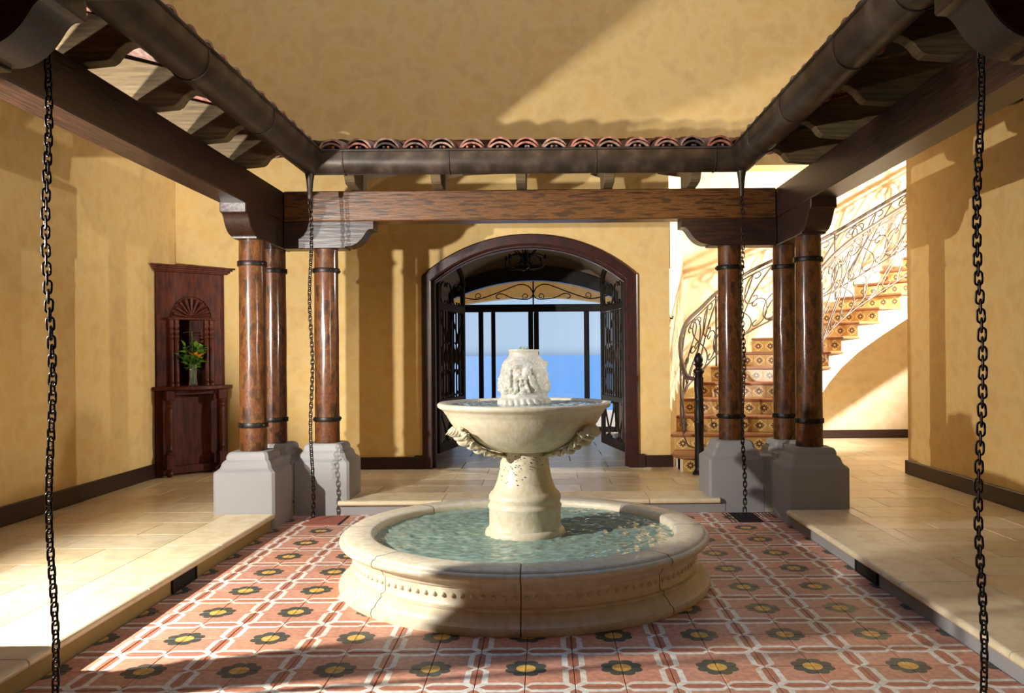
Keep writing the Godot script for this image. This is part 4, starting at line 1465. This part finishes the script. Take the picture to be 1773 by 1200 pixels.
func staircase() -> void:
	var t := thing("staircase", "curving staircase with patterned tile risers and brown clay treads behind the columns", "staircase")
	var last := 14
	# body: inner face, soffit and outer face
	var b := MB.new()
	var low := func(k: int) -> float:
		return maxf(STEP, tread_y(k) - 0.36)
	for k in range(1, last + 1):
		var i0: Vector2 = INN[k]
		var i1: Vector2 = INN[k + 1]
		var o0: Vector2 = OUT[k]
		var o1: Vector2 = OUT[k + 1]
		var y := tread_y(k) - 0.035
		var l0: float = low.call(k)
		var l1: float = low.call(k + 1)
		b.sm(-1)
		b.face([P(i0.x, l0, i0.y), P(i1.x, l1, i1.y), P(i1.x, y, i1.y), P(i0.x, y, i0.y)], P(i0.x - o0.x, 0, i0.y - o0.y))
		b.face([P(o0.x, l0, o0.y), P(o1.x, l1, o1.y), P(o1.x, y, o1.y), P(o0.x, y, o0.y)], P(o0.x - i0.x, 0, o0.y - i0.y))
		b.face([P(i0.x, y, i0.y), P(i1.x, y, i1.y), P(o1.x, y, o1.y), P(o0.x, y, o0.y)], Vector3.UP)
		b.face([P(i0.x, y - RISE + 0.035, i0.y), P(i0.x, y, i0.y), P(o0.x, y, o0.y), P(o0.x, y - RISE + 0.035, o0.y)], P(0.4, 0, -1))
		b.sm(2)
		b.face([P(i0.x, l0, i0.y), P(i1.x, l1, i1.y), P(o1.x, l1, o1.y), P(o0.x, l0, o0.y)], Vector3.DOWN)
	put("body", b.done(), M.white_plaster, t)
	var tile_cache: ArrayMesh = null
	for k in range(1, last + 1):
		var i0: Vector2 = INN[k]
		var o0: Vector2 = OUT[k]
		var i1: Vector2 = INN[k + 1]
		var o1: Vector2 = OUT[k + 1]
		var dir := (i0 - o0).normalized()
		var fwd := Vector2(dir.y, -dir.x)   # towards whoever climbs
		if fwd.dot(i1 - i0) > 0:
			fwd = -fwd
		var y := tread_y(k)
		# tread with a rounded nose, over the riser by 3 cm
		var n0 := o0 + fwd * 0.03 - dir * (0.05 if k < 3 else 0.0)
		var n1 := i0 + fwd * 0.03 + dir * 0.03
		var e := (i1 - i0).normalized() * 0.01
		var o := [Vector2(n0.x, -n0.y), Vector2(n1.x, -n1.y), Vector2((i1 + dir * 0.03).x, -(i1 + e).y), Vector2(o1.x, -(o1 + e).y)]
		if k == 1:
			# the bottom step swells round the newel
			o = [Vector2(1.50, -8.34), Vector2(2.5, -8.36), Vector2(2.66, -8.45), Vector2(2.68, -8.76), Vector2(1.39, -8.92), Vector2(1.32, -8.62), Vector2(1.33, -8.46), Vector2(1.40, -8.37)]
		b = MB.new()
		b.prism(PackedVector2Array(o), -y, -y + 0.035, 0.009, Transform3D(Basis(Vector3(1, 0, 0), Vector3(0, 0, 1), Vector3(0, -1, 0)), Vector3.ZERO))
		var tr := put("tread", b.done(), M.tread_clay, t)
		# riser tiles
		var q0 := o0
		var q1 := i0
		if k == 1:
			q0 = Vector2(1.40, 8.43)
			q1 = Vector2(2.60, 8.43)
			put("riser_base", boxmesh(Vector3(1.2, RISE - 0.035, 0.3)), M.white_plaster, tr, P(2.0, y - 0.035 - (RISE - 0.035) / 2, 8.59))
		var len := (q1 - q0).length()
		var cnt := int(round(len / 0.158))
		var w := len / cnt
		var h := RISE - 0.037
		for j in cnt:
			var c: Vector2 = q0.lerp(q1, (j + 0.5) / cnt)
			var tb := MB.new()
			tb.sm(-1)
			var hw := w / 2 - 0.001
			var hh := h / 2 - 0.001
			tb.face([Vector3(-hw, -hh, 0.009), Vector3(hw, -hh, 0.009), Vector3(hw, hh, 0.009), Vector3(-hw, hh, 0.009)], Vector3(0, 0, 1), [Vector2(0, 1), Vector2(1, 1), Vector2(1, 0), Vector2(0, 0)])
			for ed in [[Vector3(-hw, -hh, 0), Vector3(hw, -hh, 0), Vector3(0, -1, 0)], [Vector3(hw, -hh, 0), Vector3(hw, hh, 0), Vector3(1, 0, 0)], [Vector3(hw, hh, 0), Vector3(-hw, hh, 0), Vector3(0, 1, 0)], [Vector3(-hw, hh, 0), Vector3(-hw, -hh, 0), Vector3(-1, 0, 0)]]:
				tb.face([ed[0], ed[1], ed[1] + Vector3(0, 0, 0.009), ed[0] + Vector3(0, 0, 0.009)], ed[2])
			var tm := tb.done()
			# local z looks at the climber
			put("riser_tile", tm, M.riser_tile, tr, P(c.x, y - 0.036 - h / 2, c.y), atan2(dir.y, dir.x))
	railings()

func rail_point(line: Array, k: float, h: float, side: float) -> Vector3:
	var p: Vector2 = catmull(line, k)
	var q: Vector2 = catmull(INN if line == OUT else OUT, k)
	p += (q - p).normalized() * side
	return P(p.x, tread_y(k) + h, p.y)

func railings() -> void:
	for which in 2:
		var line: Array = OUT if which == 0 else INN
		var t := thing("stair_railing", ["scrolled wrought iron railing sweeping up along the outer wall side of the stairs", "pale lit scrolled iron railing along the open inner side of the stairs"][which], "railing")
		var m: Material = M.rail_iron
		var k0 := 0.75
		var k1 := 15.0
		var hr: float = [0.87, 0.97][which]
		var hb := 0.13
		var top := []
		var bot := []
		var under := []
		var n := 80
		for i in n + 1:
			var k := lerpf(k0, k1, float(i) / n)
			top.append(rail_point(line, k, hr - 0.05 * smoothstep(2.5, 0.75, k), 0.06))
			under.append(rail_point(line, k, hr - 0.055 - 0.05 * smoothstep(2.5, 0.75, k), 0.06))
			bot.append(rail_point(line, k, hb, 0.06))
		var nw := Vector3(1.525, 0, -8.475) if which == 0 else Vector3(2.56, 0, -8.475)
		top.push_front(nw + Vector3(0, tread_y(0.75) + hr - 0.06, 0))
		bot.push_front(nw + Vector3(0, tread_y(0.75) + hb - 0.02, 0))
		put("handrail", tubemesh(top, 0.021, 10), m, t)
		put("under_rail", tubemesh(under, 0.0085, 6), m, t)
		put("bottom_rail", tubemesh(bot, 0.009, 6), m, t)
		# scrolls between the rails, drawn in metres along and up, then bent along the stair
		var unit: float = [0.335, 0.285][which]
		var period := 0.80
		var s0 := 0.10
		var c := 0
		while s0 < 13.4 * unit:
			var bend := func(x: float, y: float) -> Vector3:
				return rail_point(line, minf(k0 + 0.2 + (s0 + x) / unit, 15.4), y, 0.06)
			for e in [
				# kind, foot x, foot y, height, lean, mirrored, upside down
				["s", 0.10, hb + 0.01, hr - hb - 0.09, 0.10, false, false],
				["s", 0.44, hb + 0.01, hr - hb - 0.09, -0.04, true, false],
				["c", 0.30, hr - 0.43, 0.36, 0.02, false, false],
				["c", 0.58, hr - 0.40, 0.34, 0.04, true, false],
				["s", 0.26, hb + 0.02, 0.36, 0.06, true, true],
				["c", 0.02, hb + 0.03, 0.30, 0.04, true, false],
				["c", 0.68, hb + 0.03, 0.32, 0.02, false, false],
			]:
				var pts := []
				var sc := scroll(e[0], 1.55, 2.0, 46)
				var asp: float = 0.46 if e[0] == "s" else 0.62
				for q in sc:
					var v: float = 1.0 - q.y if e[6] else q.y
					var u: float = (0.5 - q.x if e[5] else q.x - 0.5) * asp * e[3]
					pts.append(bend.call(e[1] + u + e[4] * v, e[2] + v * e[3]))
				put("scroll", tubemesh(pts, 0.0078, 6), m, t)
			# long leaning stems
			for e in [[0.0, 0.62, 0.10], [0.36, 0.86, -0.08]]:
				var st := []
				for i in 9:
					var f := i / 8.0
					st.append(bend.call(lerpf(e[0], e[1], f) + e[2] * sin(f * PI), lerpf(hb, hr - 0.06, f)))
				put("stem", tubemesh(smoothpath(st, 3), 0.009, 6), m, t)
			if c % 2 == 1:
				put("baluster", tubemesh([bend.call(0.80, 0.0), bend.call(0.80, hr)], 0.0125, 8), m, t)
			s0 += period
			c += 1
	# newels
	var prof := [Vector2(0.0, 0.0), Vector2(0.068, 0.0), Vector2(0.068, 0.018), Vector2(0.058, 0.03), Vector2(0.046, 0.045), Vector2(0.043, 0.07), Vector2(0.043, 0.50), Vector2(0.047, 0.51), Vector2(0.047, 0.53), Vector2(0.041, 0.54), Vector2(0.040, 0.72), Vector2(0.046, 0.735), Vector2(0.046, 0.75), Vector2(0.040, 0.76), Vector2(0.038, 0.99), Vector2(0.05, 1.005), Vector2(0.055, 1.02), Vector2(0.05, 1.035), Vector2(0.034, 1.045), Vector2(0.03, 1.06), Vector2(0.04, 1.075), Vector2(0.049, 1.085), Vector2(0.044, 1.095), Vector2(0.035, 1.10), Vector2(0.041, 1.115), Vector2(0.045, 1.135), Vector2(0.041, 1.16), Vector2(0.028, 1.185), Vector2(0.012, 1.20), Vector2(0.0, 1.204)]
	for which in 2:
		var o := thing("newel_post", ["black iron newel post with ball finial beside the arch wall at the stair foot", "black iron newel post at the foot of the inner railing behind the columns"][which], "post", P([1.535, 2.56][which], STEP, 8.26))
		put("shaft", lathemesh(prof, 20), M.iron, o)
		for k in 6:
			var pts := []
			for i in 26:
				var f := i / 25.0
				var a := k * TAU / 6 + f * 2.2
				pts.append(Vector3(cos(a) * 0.042, 0.08 + 0.88 * f, sin(a) * 0.042))
			put("rib", tubemesh(pts, 0.0045, 5), M.iron, o)
	var kn := thing("railing_knob", "small dark iron knob beside the front column, low on the inner railing", "knob", P(2.80, 0.93, 8.62))
	put("knob", lathemesh([Vector2(0.0, -0.07), Vector2(0.02, -0.06), Vector2(0.035, -0.03), Vector2(0.03, 0.0), Vector2(0.035, 0.03), Vector2(0.02, 0.06), Vector2(0.0, 0.07)], 14), M.iron, kn)
	put("arm", tubemesh([Vector3(-0.13, 0.0, 0), Vector3(0, 0, 0)], 0.012, 6), M.iron, kn)

# ---------------------------------------------------------------- corner cabinet
func cabinet() -> void:
	var t := thing("corner_cabinet", "tall reddish wooden corner cabinet with an arched niche and turned legs", "cabinet", P(-3.605, STEP, 8.59), PI / 4)
	var m: Material = M.cabinet_wood
	var w := 0.345
	var sh := 0.905
	# upper front: two stiles and a head with a half-round cut, closed by the shell
	var o := [Vector2(-w, sh), Vector2(-0.205, sh), Vector2(-0.205, 1.585)]
	o += [Vector2(-0.14, 1.585), Vector2(-0.14, 1.60), Vector2(0.14, 1.60), Vector2(0.14, 1.585), Vector2(0.205, 1.585), Vector2(0.205, sh), Vector2(w, sh), Vector2(w, 2.06), Vector2(-w, 2.06)]
	put("front_panel", prismmesh(o, -0.03, 0.0, 0.003), m, t)
	for s in [-1.0, 1.0]:
		put("niche_stile", boxmesh(Vector3(0.065, 0.68, 0.03), 0.003, Vector3(s * 0.172, sh + 0.34, -0.03)), m, t)
		put("side_panel", boxmesh(Vector3(0.03, 2.06, 0.10), 0.003, Vector3(s * (w - 0.016), 1.03, -0.055)), m, t)
		# niche back boards meet in the corner
		var bb := boxmesh(Vector3(0.30, 0.72, 0.015), 0.0, Vector3.ZERO)
		put("niche_back", bb, m, t, Vector3(s * 0.10, sh + 0.36, -0.15), -s * PI / 4)
	put("niche_top", boxmesh(Vector3(0.40, 0.015, 0.26), 0.0, Vector3(0, 1.615, -0.15)), m, t)
	# crown
	var pr := MB.new()
	for q in [[0.03, 2.06, 2.075], [0.045, 2.075, 2.095], [0.065, 2.095, 2.112], [0.085, 2.112, 2.128]]:
		var e: float = q[0]
		pr.prism(PackedVector2Array([Vector2(-w - e, -e), Vector2(w + e, -e), Vector2(w - 0.12, 0.17), Vector2(-w + 0.12, 0.17)]), q[1], q[2], 0.002, Transform3D(Basis(Vector3(1, 0, 0), Vector3(0, 0, -1), Vector3(0, 1, 0)), Vector3.ZERO))
	put("crown", pr.done(), m, t)
	# shell over the niche: a half-round with raised flutes
	var sb := MB.new()
	var arc_o := [Vector2(-0.212, 0.0)]
	for k in 25:
		var a := PI - PI * k / 24.0
		arc_o.append(Vector2(cos(a) * 0.205, sin(a) * 0.215))
	arc_o.append(Vector2(0.212, 0.0))
	sb.prism(PackedVector2Array(arc_o), 0.0, 0.012, 0.003)
	var shell_ := put("shell", sb.done(), m, t, Vector3(0, 1.605, 0))
	for k in 9:
		var a := PI * (k + 0.5) / 9.0
		var v := Vector3(cos(a), sin(a) * 1.04, 0)
		put("flute", tubemesh([v * 0.02 + Vector3(0, 0, 0.012), v * 0.11 + Vector3(0, 0, 0.014), v * 0.185 + Vector3(0, 0, 0.012)], [0.004, 0.014, 0.021], 8), m, shell_)
	put("ledge", boxmesh(Vector3(0.50, 0.025, 0.06), 0.005, Vector3(0, 1.59, 0.02)), m, t)
	# paired turned colonnettes
	var cp := [Vector2(0.0, 0.0), Vector2(0.027, 0.0), Vector2(0.027, 0.02), Vector2(0.021, 0.03), Vector2(0.027, 0.045), Vector2(0.022, 0.06), Vector2(0.024, 0.075), Vector2(0.0245, 0.47), Vector2(0.019, 0.48), Vector2(0.027, 0.495), Vector2(0.027, 0.51), Vector2(0.019, 0.525), Vector2(0.027, 0.545), Vector2(0.027, 0.565), Vector2(0.019, 0.58), Vector2(0.027, 0.60), Vector2(0.027, 0.625), Vector2(0.022, 0.64), Vector2(0.028, 0.672), Vector2(0.0, 0.673)]
	var cm := lathemesh(cp, 18)
	for x in [-0.205, -0.152, 0.152, 0.205]:
		put("colonnette", cm, m, t, Vector3(x, sh, 0.012))
	# bowed shelf
	o = [Vector2(-0.40, -0.02), Vector2(-0.40, 0.06)]
	for k in 17:
		var x := lerpf(-0.36, 0.36, k / 16.0)
		o.append(Vector2(x, 0.10 + 0.13 * cos(x / 0.36 * PI / 2)))
	o += [Vector2(0.40, 0.06), Vector2(0.40, -0.02)]
	var shb := MB.new()
	var flat := PackedVector2Array()
	for q in o:
		flat.append(Vector2(q.x, -q.y))
	shb.prism(flat, 0.868, 0.905, 0.006, Transform3D(Basis(Vector3(1, 0, 0), Vector3(0, 0, -1), Vector3(0, 1, 0)), Vector3.ZERO))
	put("shelf", shb.done(), m, t)
	# lower body: recessed back panel, plinth, turned legs with blocks and ball feet
	put("lower_back", boxmesh(Vector3(0.60, 0.87, 0.02), 0.0, Vector3(0, 0.435, -0.02)), m, t)
	put("lower_mould", boxmesh(Vector3(0.60, 0.08, 0.035), 0.006, Vector3(0, 0.06, 0.005)), m, t)
	put("apron", boxmesh(Vector3(0.60, 0.05, 0.02), 0.003, Vector3(0, 0.845, 0.09)), m, t)
	for s in [-1.0, 1.0]:
		var x: float = s * 0.265
		put("leg", lathemesh([Vector2(0.0, 0.0), Vector2(0.02, 0.004), Vector2(0.036, 0.02), Vector2(0.04, 0.04), Vector2(0.032, 0.062), Vector2(0.022, 0.07), Vector2(0.022, 0.085), Vector2(0.0, 0.086)], 16), m, t, Vector3(x, 0, 0.10))
		var lg := put("leg", boxmesh(Vector3(0.085, 0.15, 0.085), 0.006, Vector3(0, 0.155, 0)), m, t, Vector3(x, 0, 0.10))
		put("turning", lathemesh([Vector2(0.0, 0.23), Vector2(0.036, 0.23), Vector2(0.038, 0.245), Vector2(0.028, 0.26), Vector2(0.038, 0.275), Vector2(0.030, 0.29), Vector2(0.036, 0.33), Vector2(0.039, 0.45), Vector2(0.037, 0.65), Vector2(0.035, 0.68), Vector2(0.027, 0.69), Vector2(0.037, 0.705), Vector2(0.037, 0.715), Vector2(0.027, 0.73), Vector2(0.038, 0.75), Vector2(0.038, 0.765), Vector2(0.0, 0.766)], 20), m, lg)
		put("block", boxmesh(Vector3(0.085, 0.10, 0.085), 0.006, Vector3(0, 0.816, 0)), m, lg)
		put("rear_post", boxmesh(Vector3(0.07, 0.87, 0.09), 0.004, Vector3(s * 0.33, 0.435, -0.02)), m, t)

# ---------------------------------------------------------------- vase and small things
func leaf_mesh(l: float, w: float) -> ArrayMesh:
	var b := MB.new()
	b.sm(1)
	var n := 6
	for i in n:
		for s in [-1.0, 1.0]:
			var q := []
			for e in [[i, 0.0], [i + 1, 0.0], [i + 1, 1.0], [i, 1.0]]:
				var f: float = float(e[0]) / n
				var ww: float = w * sin(PI * pow(f, 0.8)) * e[1]
				q.append(Vector3(s * ww, -0.25 * l * f * f + 0.25 * ww, l * f))
			b.face(q, Vector3(0, 1, 0.1))
			var q2 := []
			for v in q:
				q2.append(v - Vector3(0, 0.0012, 0))
			b.face(q2, Vector3(0, -1, -0.1))
	return b.done()

func small_things() -> void:
	lamp_bodies()
	# the flowers in the niche
	var basis := Basis(Vector3.UP, PI / 4)
	var foot := P(-3.605, STEP + 0.906, 8.59) + basis * Vector3(-0.01, 0, 0.06)
	var v := thing("flower_vase", "clear glass vase with green foliage and an orange lily in the cabinet niche", "vase", foot, PI / 4)
	put("glass", lathemesh([Vector2(0.0, 0.0), Vector2(0.042, 0.0), Vector2(0.045, 0.01), Vector2(0.036, 0.09), Vector2(0.038, 0.16), Vector2(0.050, 0.225), Vector2(0.047, 0.225), Vector2(0.035, 0.16), Vector2(0.033, 0.09), Vector2(0.04, 0.012), Vector2(0.0, 0.012)], 24), M.vase_glass, v)
	var big := leaf_mesh(0.085, 0.021)
	var r2 := RandomNumberGenerator.new()
	r2.seed = 31
	for k in 13:
		var a := k * 2.4
		var lean := 0.05 + 0.08 * r2.randf()
		var tip := Vector3(cos(a) * lean * 1.2, 0.27 + 0.16 * r2.randf(), sin(a) * lean * 0.5)
		if k == 0:
			tip = Vector3(-0.01, 0.56, 0.0)
		if k == 1:
			tip = Vector3(0.09, 0.40, 0.02)
		var base := Vector3(-cos(a) * 0.015, 0.02, -sin(a) * 0.015)
		var stem := put("stem", tubemesh(smoothpath([base, Vector3(0, 0.16, 0), tip], 5), 0.0035, 5), M.leaf_dark, v)
		for j in 11:
			var f := 0.45 + 0.6 * j / 11.0
			var p: Vector3 = Vector3(0, 0.16, 0).lerp(tip, clampf((f - 0.4) / 0.62, 0.0, 1.0))
			var lf := put("leaf", big, M.leaf if (j + k) % 3 else M.leaf_dark, stem, p)
			lf.rotation = Vector3(r2.randf_range(-1.1, 0.1), r2.randf() * TAU, r2.randf_range(-0.4, 0.4))
			lf.scale = Vector3.ONE * r2.randf_range(0.7, 1.15)
	for q in [[Vector3(-0.005, 0.30, 0.055), 0.0], [Vector3(0.04, 0.29, 0.05), 0.9]]:
		var fl := put("lily_stem", tubemesh([Vector3(0, 0.03, 0), Vector3(0, 0.16, 0.01), q[0]], 0.004, 6), M.leaf_dark, v)
		var petal := leaf_mesh(0.085, 0.019)
		for k in 6:
			var pt := put("petal", petal, M.lily, fl, q[0])
			pt.basis = Basis(Vector3.UP, k * TAU / 6 + q[1]) * Basis(Vector3.RIGHT, -0.85 + 0.25 * (k % 2))
	# drains in the far corners of the court
	var t := thing("floor_drain", "reddish square drain cover under the thin chain by the cabinet-side plinth", "drain", P(-1.775, 0, 6.70))
	put("pit", boxmesh(Vector3(0.37, 0.008, 0.38), 0.0, Vector3(0, -0.008, 0)), M.black, t)
	put("cover", boxmesh(Vector3(0.27, 0.012, 0.37), 0.003, Vector3(0.03, -0.002, 0)), M.drain_clay, t)
	put("slot", boxmesh(Vector3(0.016, 0.006, 0.37), 0.0, Vector3(0.174, 0.0, 0)), M.black, t)
	t = thing("floor_drain", "dark metal drain grating in the court corner before the plinth by the stairs", "drain", P(1.655, 0, 6.70))
	put("pit", boxmesh(Vector3(0.40, 0.008, 0.38), 0.0, Vector3(0, -0.009, 0)), M.black, t)
	put("rim", boxmesh(Vector3(0.40, 0.010, 0.014), 0.002, Vector3(0, -0.003, 0.19)), M.drain_metal, t)
	put("rim", boxmesh(Vector3(0.40, 0.010, 0.014), 0.002, Vector3(0, -0.003, -0.19)), M.drain_metal, t)
	for k in 14:
		put("bar", boxmesh(Vector3(0.014, 0.008, 0.37), 0.002, Vector3(-0.19 + k * 0.0292, -0.004, 0)), M.drain_metal, t)
	# overflow slots in the step
	for q in [[-2.074, 4.81, 0.0, "dark overflow slot in the lit step on the cabinet side of the court"], [1.876, 4.87, PI, "dark overflow slot in the shaded step on the stair side of the court"]]:
		t = thing("overflow_slot", q[3], "vent", P(q[0], 0.0, q[1]), q[2])
		put("hole", boxmesh(Vector3(0.012, 0.072, 0.30), 0.0, Vector3(0.0, 0.042, 0)), M.black, t)
		put("lip", boxmesh(Vector3(0.02, 0.008, 0.32), 0.002, Vector3(0.004, 0.003, 0)), M.drain_metal, t)
		put("cheek", boxmesh(Vector3(0.02, 0.075, 0.012), 0.002, Vector3(0.004, 0.042, 0.156)), M.drain_metal, t)
		put("cheek", boxmesh(Vector3(0.02, 0.075, 0.012), 0.002, Vector3(0.004, 0.042, -0.156)), M.drain_metal, t)
	# little iron hook on the edge of the arch wall
	t = thing("wall_hook", "small black iron hook on the wall edge above the foot of the stairs", "hook", P(1.352, 1.69, 8.97))
	put("plate", boxmesh(Vector3(0.02, 0.075, 0.05), 0.004), M.iron, t)
	put("hook", tubemesh([Vector3(0.008, 0.01, 0), Vector3(0.04, 0.0, 0), Vector3(0.045, 0.03, 0)], 0.009, 6), M.iron, t)
